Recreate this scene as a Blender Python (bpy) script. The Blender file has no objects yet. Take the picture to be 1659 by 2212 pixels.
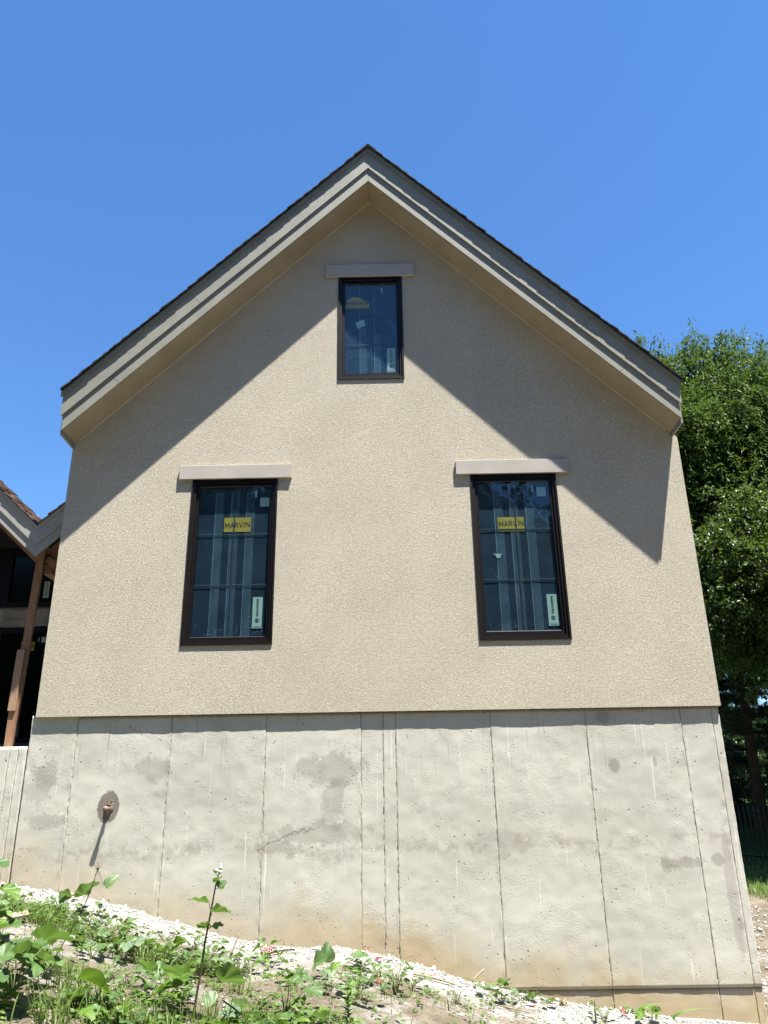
import bpy, bmesh, math, random
import numpy as np
from mathutils import Vector, Matrix, Euler

random.seed(7)
rng = np.random.default_rng(7)
SC = bpy.context.scene
COL = SC.collection

# ------------------------------------------------------------------ camera, sky, sun, exposure
cam_data = bpy.data.cameras.new('camera')
cam = bpy.data.objects.new('camera', cam_data)
COL.objects.link(cam)
_r = Vector((0.9998077, 0.01263376, -0.01499835)); _u = Vector((0.01853281, -0.35870418, 0.9332673)); _f = Vector((-0.0064107, 0.93336579, 0.35886934))
_m = Matrix((( _r.x, _u.x, -_f.x), (_r.y, _u.y, -_f.y), (_r.z, _u.z, -_f.z))).to_4x4()
_m.translation = Vector((0.14945, -7.8876, -0.97201))
cam.matrix_world = _m
cam_data.sensor_fit = 'VERTICAL'; cam_data.sensor_height = 36.0; cam_data.lens = 1724.8 / 2212 * 36
cam_data.clip_start = 0.05; cam_data.clip_end = 2000
SC.camera = cam

SUN = Vector((0.95, -1.0, 4.14)).normalized()
el = math.asin(SUN.z); az = math.atan2(SUN.x, SUN.y)
world = bpy.data.worlds.new('World'); SC.world = world; world.use_nodes = True
wn = world.node_tree.nodes; wl = world.node_tree.links
sky = wn.new('ShaderNodeTexSky'); sky.sky_type = 'NISHITA'; sky.sun_disc = False
sky.sun_elevation = el; sky.sun_rotation = az
sky.air_density = 1.0; sky.dust_density = 0.0; sky.ozone_density = 5.0; sky.altitude = 300
hs = wn.new('ShaderNodeHueSaturation'); hs.inputs['Saturation'].default_value = 1.16; hs.inputs['Hue'].default_value = .502
wn['Background'].inputs['Strength'].default_value = 0.073
wl.new(sky.outputs[0], hs.inputs['Color']); wl.new(hs.outputs[0], wn['Background'].inputs['Color'])
sd = bpy.data.lights.new('sun', 'SUN'); sd.energy = 5.0; sd.angle = math.radians(0.53); sd.color = (1.0, 0.955, 0.89)
sun = bpy.data.objects.new('sun', sd); COL.objects.link(sun)
sun.rotation_euler = SUN.to_track_quat('Z', 'Y').to_euler(); sun.location = (5, -5, 20)
SC.view_settings.view_transform = 'Standard'; SC.view_settings.look = 'None'
SC.view_settings.gamma = 1; SC.view_settings.use_curve_mapping = False
SC.view_settings.exposure = 1.78

# ------------------------------------------------------------------ numpy noise
def vnoise(x, y, s=0):
    xi = np.floor(x); yi = np.floor(y); fx = x - xi; fy = y - yi
    fx = fx * fx * (3 - 2 * fx); fy = fy * fy * (3 - 2 * fy)
    def H(a, b):
        v = np.sin(a * 127.1 + b * 311.7 + s * 74.7) * 43758.5453
        return (v - np.floor(v)) * 2 - 1
    return (H(xi, yi) * (1 - fx) + H(xi + 1, yi) * fx) * (1 - fy) + (H(xi, yi + 1) * (1 - fx) + H(xi + 1, yi + 1) * fx) * fy
def fbm(x, y, s=0, o=4):
    t = 0; a = 1
    for k in range(o):
        t = t + a * vnoise(x, y, s + k * 3.1); x = x * 2.03 + 5.2; y = y * 2.03 - 3.7; a *= .5
    return t / 1.9

# ------------------------------------------------------------------ mesh helpers
class MB:
    def __init__(s): s.v = []; s.f = []; s.m = []
    def add(s, vs, fs, m=0):
        o = len(s.v); s.v += [tuple(p) for p in vs]; s.f += [tuple(i + o for i in f) for f in fs]; s.m += [m] * len(fs)
        return s
    def box(s, x0, x1, y0, y1, z0, z1, m=0, M=None):
        vs = [(x, y, z) for x in (x0, x1) for y in (y0, y1) for z in (z0, z1)]
        if M is not None: vs = [M @ Vector(p) for p in vs]
        return s.add(vs, [(0, 1, 3, 2), (4, 6, 7, 5), (0, 4, 5, 1), (2, 3, 7, 6), (0, 2, 6, 4), (1, 5, 7, 3)], m)
    def prism_xz(s, pts, y0, y1, m=0):          # polygon in x,z extruded along y
        n = len(pts); a = sum(pts[i][0] * pts[(i + 1) % n][1] - pts[(i + 1) % n][0] * pts[i][1] for i in range(n))
        if a < 0: pts = pts[::-1]
        vs = [(x, y0, z) for x, z in pts] + [(x, y1, z) for x, z in pts]
        fs = [tuple(range(n)), tuple(range(2 * n - 1, n - 1, -1))] + [(i, i + n, (i + 1) % n + n, (i + 1) % n) for i in range(n)]
        return s.add(vs, fs, m)
    def tube(s, pts, rad, n=8, m=0, cap=True):
        pts = [Vector(p) for p in pts]; rings = []
        up = Vector((0.13, 0.21, 0.97))
        for i, p in enumerate(pts):
            d = (pts[min(i + 1, len(pts) - 1)] - pts[max(i - 1, 0)]).normalized()
            a = d.cross(up if abs(d.dot(up)) < .95 else Vector((1, 0, 0))).normalized(); b = d.cross(a)
            r = rad[i] if hasattr(rad, '__len__') else rad
            rings.append([p + (a * math.cos(t) + b * math.sin(t)) * r for t in [2 * math.pi * k / n for k in range(n)]])
        fs = []
        for i in range(len(pts) - 1):
            for k in range(n):
                fs.append((i * n + k, i * n + (k + 1) % n, (i + 1) * n + (k + 1) % n, (i + 1) * n + k))
        if cap: fs += [tuple(range(n))[::-1], tuple((len(pts) - 1) * n + k for k in range(n))]
        return s.add([q for r in rings for q in r], fs, m)
    def build(s, name, mats, parent=None, smooth=False):
        me = bpy.data.meshes.new(name); me.from_pydata(s.v, [], s.f)
        if not isinstance(mats, (list, tuple)): mats = [mats]
        for k in mats: me.materials.append(k)
        if len(mats) > 1: me.polygons.foreach_set('material_index', s.m)
        if smooth: me.polygons.foreach_set('use_smooth', [True] * len(me.polygons))
        me.update()
        return link(name, me, parent)
def link(name, me, parent=None):
    o = bpy.data.objects.new(name, me); COL.objects.link(o)
    if parent is not None: o.parent = parent
    return o
def empty(name, loc=(0, 0, 0), rz=0):
    o = bpy.data.objects.new(name, None); o.location = loc; o.rotation_euler = (0, 0, rz); o.empty_display_size = .2
    COL.objects.link(o); return o
def tag(o, label=None, cat=None, group=None, kind=None):
    if label: o['label'] = label
    if cat: o['category'] = cat
    if group: o['group'] = group
    if kind: o['kind'] = kind
    return o
def np_mesh(name, V, F, mats, tone=None, mi=None, parent=None, smooth=False):
    V = np.asarray(V, dtype=np.float32); F = np.asarray(F, dtype=np.int32); k = F.shape[1]
    me = bpy.data.meshes.new(name)
    me.vertices.add(len(V)); me.vertices.foreach_set('co', V.ravel())
    me.loops.add(F.size); me.loops.foreach_set('vertex_index', F.ravel())
    me.polygons.add(len(F)); me.polygons.foreach_set('loop_start', np.arange(0, F.size, k, dtype=np.int32))
    me.polygons.foreach_set('loop_total', np.full(len(F), k, dtype=np.int32))
    for q in (mats if isinstance(mats, (list, tuple)) else [mats]): me.materials.append(q)
    if mi is not None: me.polygons.foreach_set('material_index', np.asarray(mi, dtype=np.int32))
    if tone is not None:
        a = me.attributes.new('tone', 'FLOAT', 'POINT'); a.data.foreach_set('value', np.asarray(tone, dtype=np.float32))
    if smooth: me.polygons.foreach_set('use_smooth', np.ones(len(F), dtype=bool))
    me.update(calc_edges=True)
    return link(name, me, parent)

# ------------------------------------------------------------------ material helpers
class NT:
    def __init__(s, name, rough=.8, spec=.3):
        s.mat = bpy.data.materials.new(name); s.mat.use_nodes = True; s.t = s.mat.node_tree
        s.b = s.t.nodes['Principled BSDF']; s.b.inputs['Roughness'].default_value = rough
        s.b.inputs['Specular IOR Level'].default_value = spec
        s.pos = s.t.nodes.new('ShaderNodeNewGeometry').outputs['Position']
    def n(s, typ, **k):
        q = s.t.nodes.new(typ)
        for a, v in k.items(): setattr(q, a, v)
        return q
    def set(s, inp, v):
        if isinstance(v, bpy.types.NodeSocket): s.t.links.new(v, inp)
        else: inp.default_value = v
    def math(s, op, a, b=0.0, clamp=False):
        q = s.n('ShaderNodeMath', operation=op, use_clamp=clamp); s.set(q.inputs[0], a); s.set(q.inputs[1], b); return q.outputs[0]
    def mapping(s, scale=(1, 1, 1), loc=(0, 0, 0), rot=(0, 0, 0)):
        q = s.n('ShaderNodeMapping'); s.set(q.inputs['Vector'], s.pos)
        q.inputs['Scale'].default_value = scale; q.inputs['Location'].default_value = loc; q.inputs['Rotation'].default_value = rot
        return q.outputs[0]
    def noise(s, scale, detail=3, dist=0.0, vec=None, rough=.5):
        q = s.n('ShaderNodeTexNoise'); s.set(q.inputs['Vector'], vec if vec is not None else s.pos)
        q.inputs['Scale'].default_value = scale; q.inputs['Detail'].default_value = detail
        q.inputs['Distortion'].default_value = dist; q.inputs['Roughness'].default_value = rough
        return q.outputs['Fac']
    def voro(s, scale, vec=None, feature='F1', rand=1.0):
        q = s.n('ShaderNodeTexVoronoi', feature=feature); s.set(q.inputs['Vector'], vec if vec is not None else s.pos)
        q.inputs['Scale'].default_value = scale; q.inputs['Randomness'].default_value = rand; return q
    def ramp(s, v, lo, hi, a=0.0, b=1.0):
        q = s.n('ShaderNodeMapRange', clamp=True, interpolation_type='SMOOTHSTEP'); s.set(q.inputs[0], v)
        for i, w in zip((1, 2, 3, 4), (lo, hi, a, b)): s.set(q.inputs[i], w)
        return q.outputs[0]
    def mix(s, f, a, b, mode='MIX'):
        q = s.n('ShaderNodeMix', data_type='RGBA', blend_type=mode)
        s.set(q.inputs[0], f)
        for i, w in ((6, a), (7, b)): s.set(q.inputs[i], w if isinstance(w, bpy.types.NodeSocket) else (*w[:3], 1))
        return q.outputs[2]
    def xyz(s):
        q = s.n('ShaderNodeSeparateXYZ'); s.set(q.inputs[0], s.pos); return q.outputs
    def bump(s, h, dist=.01, strength=1.0, normal=None):
        q = s.n('ShaderNodeBump'); s.set(q.inputs['Height'], h); q.inputs['Distance'].default_value = dist; q.inputs['Strength'].default_value = strength
        if normal is not None: s.set(q.inputs['Normal'], normal)
        return q.outputs[0]
    def fin(s, color=None, normal=None, rough=None):
        if color is not None: s.set(s.b.inputs['Base Color'], color if isinstance(color, bpy.types.NodeSocket) else (*color[:3], 1))
        if normal is not None: s.set(s.b.inputs['Normal'], normal)
        if rough is not None: s.set(s.b.inputs['Roughness'], rough)
        return s.mat
def simple(name, c, rough=.7, var=.12, scale=6, spec=.3, metal=0.0, bumpd=0.0, bscale=80):
    t = NT(name, rough, spec); f = t.noise(scale, 4)
    c2 = tuple(max(0, x * (1 - var)) for x in c); c3 = tuple(min(1, x * (1 + var)) for x in c)
    t.b.inputs['Metallic'].default_value = metal
    nrm = t.bump(t.noise(bscale, 4), bumpd) if bumpd else None
    return t.fin(t.mix(t.ramp(f, .3, .7), c2, c3), nrm)

# ------------------------------------------------------------------ materials
def m_stucco():
    t = NT('stucco', .92, .15)
    w = t.n('ShaderNodeVectorMath', operation='ADD')
    nz = t.n('ShaderNodeTexNoise'); t.set(nz.inputs['Vector'], t.pos); nz.inputs['Scale'].default_value = 38; nz.inputs['Detail'].default_value = 1
    sc = t.n('ShaderNodeVectorMath', operation='SCALE'); t.set(sc.inputs[0], nz.outputs['Color']); sc.inputs['Scale'].default_value = .03
    t.set(w.inputs[0], t.pos); t.set(w.inputs[1], sc.outputs[0])
    a = t.noise(88, 2, dist=1.2, vec=w.outputs[0]); ridge = t.ramp(t.math('ABSOLUTE', t.math('SUBTRACT', a, .5)), .0, .085)
    b = t.noise(62, 3, dist=.6)
    h = t.math('ADD', t.math('MULTIPLY', ridge, .55), t.math('MULTIPLY', b, 1.1))
    h = t.math('ADD', h, t.math('MULTIPLY', t.noise(130, 2), .35))
    col = t.mix(t.ramp(t.noise(1.3, 5), .3, .7), (.492, .451, .353), (.540, .497, .394))
    col = t.mix(t.math('MULTIPLY', t.ramp(ridge, .6, 0), .36), col, (.25, .215, .155))
    return t.fin(col, t.bump(h, .0041, 1.0))
STAINS = [(-2.12, -.5, .16, .10, .5), (-3.15, -.53, .09, .14, .5), (-3.2, -.64, .10, .2, .35), (-3.11, -.95, .17, .07, .6), (-.42, -.52, .31, .13, .55), (-.42, -.83, .10, .19, .5),
          (-.55, -1.09, .45, .09, .5), (-.93, -1.2, .22, .05, .45), (2.23, -.53, .055, .065, .8), (2.62, -.5, .02, .04, .6), (2.77, -1.38, .2, .045, .6), (2.6, -1.39, .045, .07, .55),
          (3.08, -1.36, .06, .055, .7), (-2.53, -.83, .105, .145, 1.15), (1.13, -1.21, .22, .1, .35), (2.17, -.09, .06, .06, .6), (3.16, -1.6, .045, .5, .5),
          (-2.60, -1.12, .03, .04, .3), (-1.6, -.75, .3, .08, .2), (.7, -.9, .3, .2, .2), (1.9, -.95, .25, .1, .2)]
BX = np.array([(-14, -1.2), (-5, -1.38), (-3.355, -1.49), (-2.58, -1.616), (-1.94, -1.793), (-1.4, -1.94), (-.9, -2.015), (-.37, -2.033), (.32, -2.167), (.71, -2.30), (1.11, -2.388), (1.5, -2.462), (1.89, -2.526), (2.47, -2.594), (3.3, -2.66), (5, -2.75), (12, -2.8)])
def m_concrete():
    t = NT('concrete', .85, .25)
    x, y, z = t.xyz()
    big = t.noise(1.1, 5); mid = t.noise(5, 6, rough=.6)
    col = t.mix(t.ramp(big, .3, .7), (.425, .415, .350), (.500, .490, .420))
    col = t.mix(t.math('MULTIPLY', t.ramp(mid, .38, .72), .2), col, (.31, .30, .262))
    # form-panel water streaks: long thin vertical marks, pale and dark
    sv = t.mapping((42, 1, 1.1)); st = t.noise(1.0, 2, vec=sv)
    col = t.mix(t.math('MULTIPLY', t.ramp(st, .66, .72), .75), col, (.66, .63, .55))
    sv2 = t.mapping((30, 1, 1.6), (7, 0, 3)); st2 = t.noise(1.0, 3, vec=sv2)
    topm = t.ramp(z, -1.0, -.05)
    col = t.mix(t.math('MULTIPLY', t.math('MULTIPLY', t.ramp(st2, .62, .72), topm), .5), col, (.20, .19, .165))
    wob = t.math('ADD', t.math('MULTIPLY', t.math('SUBTRACT', t.noise(7, 7, rough=.75), .5), 3.4), t.math('MULTIPLY', t.math('SUBTRACT', t.noise(45, 3), .5), .9))
    for (cx, cz, a, b, k) in STAINS:
        dx = t.math('DIVIDE', t.math('SUBTRACT', x, cx), a); dz = t.math('DIVIDE', t.math('SUBTRACT', z, cz), b)
        d = t.math('ADD', t.math('SQRT', t.math('ADD', t.math('MULTIPLY', dx, dx), t.math('MULTIPLY', dz, dz))), t.math('MULTIPLY', wob, .22 if k >= 1 else (.4 if a < .075 else 1.0)))
        col = t.mix(t.math('MULTIPLY', t.ramp(d, 1.06 if k >= 1 else 1.25, .94 if k >= 1 else .85), min(.9, k * .85)), col, (.235, .218, .18) if k < 1 else (.14, .125, .105))
    # pour line: a band of coarser, darker paste about half way down
    bz = t.math('ABSOLUTE', t.math('ADD', z, t.math('ADD', 1.22, t.math('MULTIPLY', t.math('SUBTRACT', t.noise(.9, 3), .5), .5))))
    band = t.math('MULTIPLY', t.ramp(bz, .10, .01), t.ramp(t.noise(10, 5, rough=.7), .42, .6))
    col = t.mix(t.math('MULTIPLY', band, .45), col, (.25, .225, .18))
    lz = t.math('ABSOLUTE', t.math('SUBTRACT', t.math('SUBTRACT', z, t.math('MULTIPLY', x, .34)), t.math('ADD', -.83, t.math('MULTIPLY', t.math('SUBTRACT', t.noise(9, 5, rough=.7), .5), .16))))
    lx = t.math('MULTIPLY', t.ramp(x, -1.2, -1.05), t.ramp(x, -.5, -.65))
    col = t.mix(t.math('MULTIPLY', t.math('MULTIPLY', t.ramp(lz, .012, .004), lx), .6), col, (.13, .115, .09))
    # brown earth stain above the ground line
    cv = t.n('ShaderNodeFloatCurve'); t.set(cv.inputs['Value'], t.ramp_lin(x, -6, 6) if hasattr(t, 'ramp_lin') else t.math('DIVIDE', t.math('ADD', x, 6), 12))
    c = cv.mapping.curves[0]; pts = [(-6, -1.35)] + [tuple(p) for p in BX if -6 < p[0] < 5.5] + [(6, -2.76)]
    for i, (px, pz) in enumerate(pts):
        u = (px + 6) / 12; v = (pz + 3) / 2
        if i == 0: c.points[0].location = (u, v)
        elif i == len(pts) - 1: c.points[-1].location = (u, v)
        else: c.points.new(u, v)
    cv.mapping.update()
    base = t.math('SUBTRACT', t.math('MULTIPLY', cv.outputs[0], 2), 3)
    hh = t.math('SUBTRACT', z, base)
    hn = t.math('SUBTRACT', hh, t.math('MULTIPLY', t.math('SUBTRACT', t.noise(2.2, 5), .5), .7))
    rightm = t.ramp(x, -2.5, .8, .55, 1.0)
    col = t.mix(t.math('MULTIPLY', t.math('MULTIPLY', t.ramp(hn, .50, .02), rightm), .85), col, (.36, .275, .15))
    # pits (bug holes), pocked more towards the bottom
    warp = t.mapping((1, 1, .8))
    vo = t.voro(38, warp); pit = t.ramp(t.math('ADD', vo.outputs['Distance'], t.math('MULTIPLY', t.math('SUBTRACT', t.noise(55, 3), .45), .8)), .20, .10)
    sel = t.ramp(t.noise(3.2, 4), .47, .60)
    pit = t.math('MULTIPLY', pit, sel)
    vo2 = t.voro(11, warp); pit2 = t.math('MULTIPLY', t.ramp(t.math('ADD', vo2.outputs['Distance'], t.math('MULTIPLY', t.math('SUBTRACT', t.noise(40, 3), .5), .25)), .09, .05), t.ramp(t.noise(1.7, 2), .42, .55))
    allp = t.math('MAXIMUM', pit, pit2)
    col = t.mix(t.math('MULTIPLY', allp, .75), col, (.11, .10, .08))
    rgh = t.math('MULTIPLY', t.ramp(t.noise(2.4, 3), .46, .62), t.noise(85, 3, dist=.6))
    h = t.math('ADD', t.math('MULTIPLY', t.noise(14, 5, rough=.65), .25), t.math('MULTIPLY', rgh, .62))
    h = t.math('SUBTRACT', h, t.math('MULTIPLY', allp, .9))
    h = t.math('ADD', h, t.math('MULTIPLY', t.noise(120, 2), .10))
    return t.fin(col, t.bump(h, .005, .8))
def m_paint(name, c, streak=True):
    t = NT(name, .6, .3)
    f = t.noise(3, 5); g = t.noise(26, 4, vec=t.mapping((1, 1, .35)))
    col = t.mix(t.ramp(f, .3, .7), tuple(q * .92 for q in c), tuple(q * 1.06 for q in c))
    col = t.mix(t.math('MULTIPLY', t.ramp(g, .5, .75), .22), col, tuple(q * .7 for q in c))
    return t.fin(col, t.bump(t.noise(120, 3), .0012, .6))
def m_leaf(name, dark, light, trans=.35, rough=.45, spec=.5):
    t = NT(name, rough, spec)
    a = t.n('ShaderNodeAttribute', attribute_name='tone').outputs['Fac']
    f = t.noise(3.5, 3)
    col = t.mix(t.math('ADD', t.math('MULTIPLY', a, .75), t.math('MULTIPLY', f, .3), True), dark, light)
    t.fin(col)
    tr = t.n('ShaderNodeBsdfTranslucent'); t.set(tr.inputs['Color'], t.mix(.6, col, tuple(min(1, q * 1.9) for q in light)))
    mx = t.n('ShaderNodeMixShader'); mx.inputs[0].default_value = trans
    t.t.links.new(t.b.outputs[0], mx.inputs[1]); t.t.links.new(tr.outputs[0], mx.inputs[2])
    t.t.links.new(mx.outputs[0], t.t.nodes['Material Output'].inputs['Surface'])
    return t.mat
def m_bigleaf(name, c1, c2):
    t = NT(name, .5, .45)
    oi = t.n('ShaderNodeObjectInfo').outputs['Random']
    uv = t.n('ShaderNodeTexCoord').outputs['Object']
    q = t.n('ShaderNodeSeparateXYZ'); t.set(q.inputs[0], uv)
    ang = t.math('ARCTAN2', q.outputs[1], q.outputs[0])
    vein = t.ramp(t.math('ABSOLUTE', t.math('SINE', t.math('MULTIPLY', ang, 3.5))), .10, .0)
    col = t.mix(t.math('ADD', t.math('MULTIPLY', oi, .7), t.math('MULTIPLY', t.noise(14, 4), .4), True), c1, c2)
    col = t.mix(t.math('MULTIPLY', vein, .45), col, tuple(min(1, w * 1.7) for w in c2))
    t.fin(col, t.bump(t.noise(70, 3), .003, .5))
    tr = t.n('ShaderNodeBsdfTranslucent'); t.set(tr.inputs['Color'], t.mix(.5, col, (.16, .28, .025)))
    mx = t.n('ShaderNodeMixShader'); mx.inputs[0].default_value = .36
    t.t.links.new(t.b.outputs[0], mx.inputs[1]); t.t.links.new(tr.outputs[0], mx.inputs[2])
    t.t.links.new(mx.outputs[0], t.t.nodes['Material Output'].inputs['Surface'])
    return t.mat
def m_glass():
    t = NT('window_glass'); nt = t.t
    nt.nodes.remove(t.b)
    gl = t.n('ShaderNodeBsdfGlossy'); gl.inputs['Roughness'].default_value = .01; gl.inputs['Color'].default_value = (.95, .98, 1, 1)
    tr = t.n('ShaderNodeBsdfTransparent'); tr.inputs['Color'].default_value = (.84, .92, .94, 1)
    fr = t.n('ShaderNodeFresnel'); fr.inputs['IOR'].default_value = 1.5
    geo = t.n('ShaderNodeNewGeometry')
    f = t.math('MULTIPLY', t.math('MINIMUM', t.math('MULTIPLY', fr.outputs[0], 1.25), .6), t.math('SUBTRACT', 1.0, geo.outputs['Backfacing']), True)
    mx = t.n('ShaderNodeMixShader'); t.set(mx.inputs[0], f); nt.links.new(tr.outputs[0], mx.inputs[1]); nt.links.new(gl.outputs[0], mx.inputs[2])
    nt.links.new(mx.outputs[0], nt.nodes['Material Output'].inputs['Surface'])
    return t.mat
def m_film(name, c, op):
    t = NT(name, .4, .4); nt = t.t
    col = t.mix(t.ramp(t.noise(5, 5), .3, .7), tuple(q * .8 for q in c), tuple(q * 1.2 for q in c))
    sp = t.math('MULTIPLY', t.ramp(t.noise(150, 2), .70, .78), t.ramp(t.noise(5, 2), .45, .6))
    col = t.mix(t.math('MULTIPLY', sp, .25), col, (.4, .45, .45))
    t.fin(col)
    tr = t.n('ShaderNodeBsdfTransparent'); mx = t.n('ShaderNodeMixShader'); mx.inputs[0].default_value = op
    nt.links.new(tr.outputs[0], mx.inputs[1]); nt.links.new(t.b.outputs[0], mx.inputs[2])
    nt.links.new(mx.outputs[0], nt.nodes['Material Output'].inputs['Surface'])
    return t.mat
def m_ground():
    t = NT('ground_soil', .95, .1); x, y, z = t.xyz()
    col = t.mix(t.ramp(t.noise(2.2, 6, rough=.6), .3, .7), (.17, .138, .098), (.275, .24, .18))
    col = t.mix(t.ramp(t.noise(14, 6, rough=.7), .45, .75), col, (.12, .094, .062))
    # crushed limestone, thick along the foot of the wall and thinning out down the slope
    d = t.math('ADD', t.math('ABSOLUTE', t.math('ADD', y, .1)), t.math('MULTIPLY', t.math('SUBTRACT', t.noise(2.6, 6, rough=.65), .5), 1.8))
    lime = t.ramp(d, .62, .30)
    lime2 = t.math('MULTIPLY', t.ramp(t.noise(1.5, 7, rough=.7), .50, .60), t.ramp(t.math('ABSOLUTE', y), 4.5, 1.5))
    lime = t.math('MAXIMUM', lime, t.math('MULTIPLY', lime2, .75))
    lime = t.math('MULTIPLY', lime, t.ramp(t.noise(7, 5, rough=.7), .22, .38))
    chalk = t.mix(t.ramp(t.noise(40, 5), .3, .7), (.30, .287, .262), (.50, .485, .455))
    col = t.mix(lime, col, chalk)
    far = t.math('MAXIMUM', t.math('MAXIMUM', t.ramp(y, -13, -16), t.ramp(y, 6.5, 8.5)), t.ramp(t.math('ABSOLUTE', x), 12, 15))
    gm = t.math('MULTIPLY', far, t.ramp(t.noise(1.3, 5), .15, .40))
    col = t.mix(gm, col, (.045, .07, .018))
    h = t.math('ADD', t.noise(30, 6, rough=.7), t.math('MULTIPLY', t.noise(110, 3), .5))
    return t.fin(col, t.bump(h, .05, 1.0))
def m_stone():
    t = NT('limestone_chips', .9, .15)
    a = t.n('ShaderNodeAttribute', attribute_name='tone').outputs['Fac']
    return t.fin(t.mix(a, (.24, .225, .195), (.50, .485, .455)), t.bump(t.noise(200, 2), .003))
def m_shingle():
    t = NT('asphalt_shingle', .95, .1)
    a = t.n('ShaderNodeAttribute', attribute_name='tone').outputs['Fac']
    col = t.mix(a, (.085, .058, .045), (.20, .145, .12))
    col = t.mix(t.math('MULTIPLY', t.ramp(t.noise(260, 2), .5, .7), .6), col, (.30, .24, .21))
    return t.fin(col, t.bump(t.noise(260, 2), .003))
def m_wood(name, c):
    t = NT(name, .75, .25)
    g = t.noise(8, 5, dist=.4, vec=t.mapping((14, 14, .8)))
    col = t.mix(t.ramp(g, .3, .7), tuple(q * .72 for q in c), tuple(q * 1.12 for q in c))
    return t.fin(col, t.bump(g, .002, .6))
def m_bark():
    t = NT('bark', .95, .1); g = t.noise(6, 6, vec=t.mapping((4, 4, .8)))
    return t.fin(t.mix(g, (.035, .026, .018), (.12, .095, .07)), t.bump(g, .03))

STUCCO = m_stucco(); CONC = m_concrete()
TRIM = m_paint('trim_paint', (.235, .231, .188)); SOFFIT = m_paint('soffit_paint', (.34, .282, .20)); DRIP = m_paint('drip_edge_metal', (.17, .185, .15))
BEAD = m_paint('caulk_bead', (.55, .48, .37)); LINTEL = m_paint('cast_stone', (.365, .338, .292))
FRAME = simple('dark_bronze_frame', (.0085, .0055, .0045), .45, .2, 5, .22); SASH = simple('bronze_sash', (.007, .005, .005), .4, .2, 5, .22)
BEADM = simple('aluminium_spacer', (.42, .40, .36), .35, .1, 5, .5, .5)
BARM = simple('muntin_bar', (.038, .058, .072), .5, .1); BARL = simple('muntin_lit_edge', (.16, .19, .19), .4, .1)
GLASS = m_glass(); FILM = m_film('protective_film', (.040, .064, .092), .6); FOLD = m_film('film_fold', (.135, .188, .235), .42); FOLDL = m_film('film_crease', (.42, .52, .56), .5)
FILMB = m_film('blue_film', (.045, .085, .12), .55)
YEL = simple('yellow_sticker', (.44, .295, .05), .6, .08); WHT = simple('pale_sticker', (.42, .50, .42), .6, .05); INK = simple('black_print', (.03, .035, .03), .7, .05)
GREYINK = simple('grey_print', (.30, .36, .31), .7, .05); REDINK = simple('red_print', (.30, .12, .09), .7, .1)
SHING = m_shingle(); SHDARK = simple('dark_shingle', (.022, .019, .020), .9, .3, 40)
WOOD = m_wood('pine_timber', (.27, .155, .092)); OLDWOOD = m_wood('weathered_board', (.30, .235, .165)); FASCW = m_paint('grey_fascia_paint', (.29, .29, .26))
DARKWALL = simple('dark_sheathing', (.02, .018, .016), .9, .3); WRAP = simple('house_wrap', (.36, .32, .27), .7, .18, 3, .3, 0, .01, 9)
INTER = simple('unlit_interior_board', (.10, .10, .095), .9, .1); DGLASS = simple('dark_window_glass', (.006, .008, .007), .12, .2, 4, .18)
BRASS = simple('copper_pipe', (.235, .165, .135), .65, .35, 60, .4, .1, .002, 90); BLACK = simple('black_iron', (.012, .012, .013), .45, .2, 8, .5)
GROUND = m_ground(); STONE = m_stone(); BARK = m_bark()
LEAF_A = m_leaf('ash_leaf', (.010, .028, .006), (.080, .130, .020), .30, .5, .2)
LEAF_B = m_leaf('maple_leaf', (.012, .032, .006), (.066, .105, .015), .38, .42, .5)
NEEDLE = m_leaf('pine_needle', (.012, .028, .010), (.045, .070, .022), .15, .5, .4)
WOODL = m_leaf('wood_leaf', (.008, .020, .005), (.028, .055, .012), .2, .8, .05)
SHRUBL = m_leaf('shrub_leaf', (.010, .028, .006), (.05, .10, .018), .25, .45, .4)
GRASS = m_leaf('grass_blade', (.04, .09, .014), (.17, .235, .05), .35, .5, .4)
WEED = m_leaf('weed_leaf', (.03, .08, .014), (.13, .21, .04), .35, .5, .4)
BIGLEAF = m_bigleaf('broad_leaf', (.045, .10, .025), (.12, .20, .065)); PALELEAF = m_bigleaf('pale_leaf', (.10, .16, .085), (.19, .26, .15)); YOUNG = m_bigleaf('young_leaf', (.06, .13, .012), (.12, .21, .025))
STEM = simple('green_stem', (.10, .14, .04), .6, .3, 30); STEMD = simple('dark_stem', (.055, .045, .025), .6, .3, 30); DRY = simple('dried_stalk', (.22, .175, .10), .8, .3, 30)
RED = simple('red_scrap', (.42, .02, .04), .6, .25, 50); FLOWER = simple('white_bud', (.62, .66, .5), .7, .15, 60)

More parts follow.
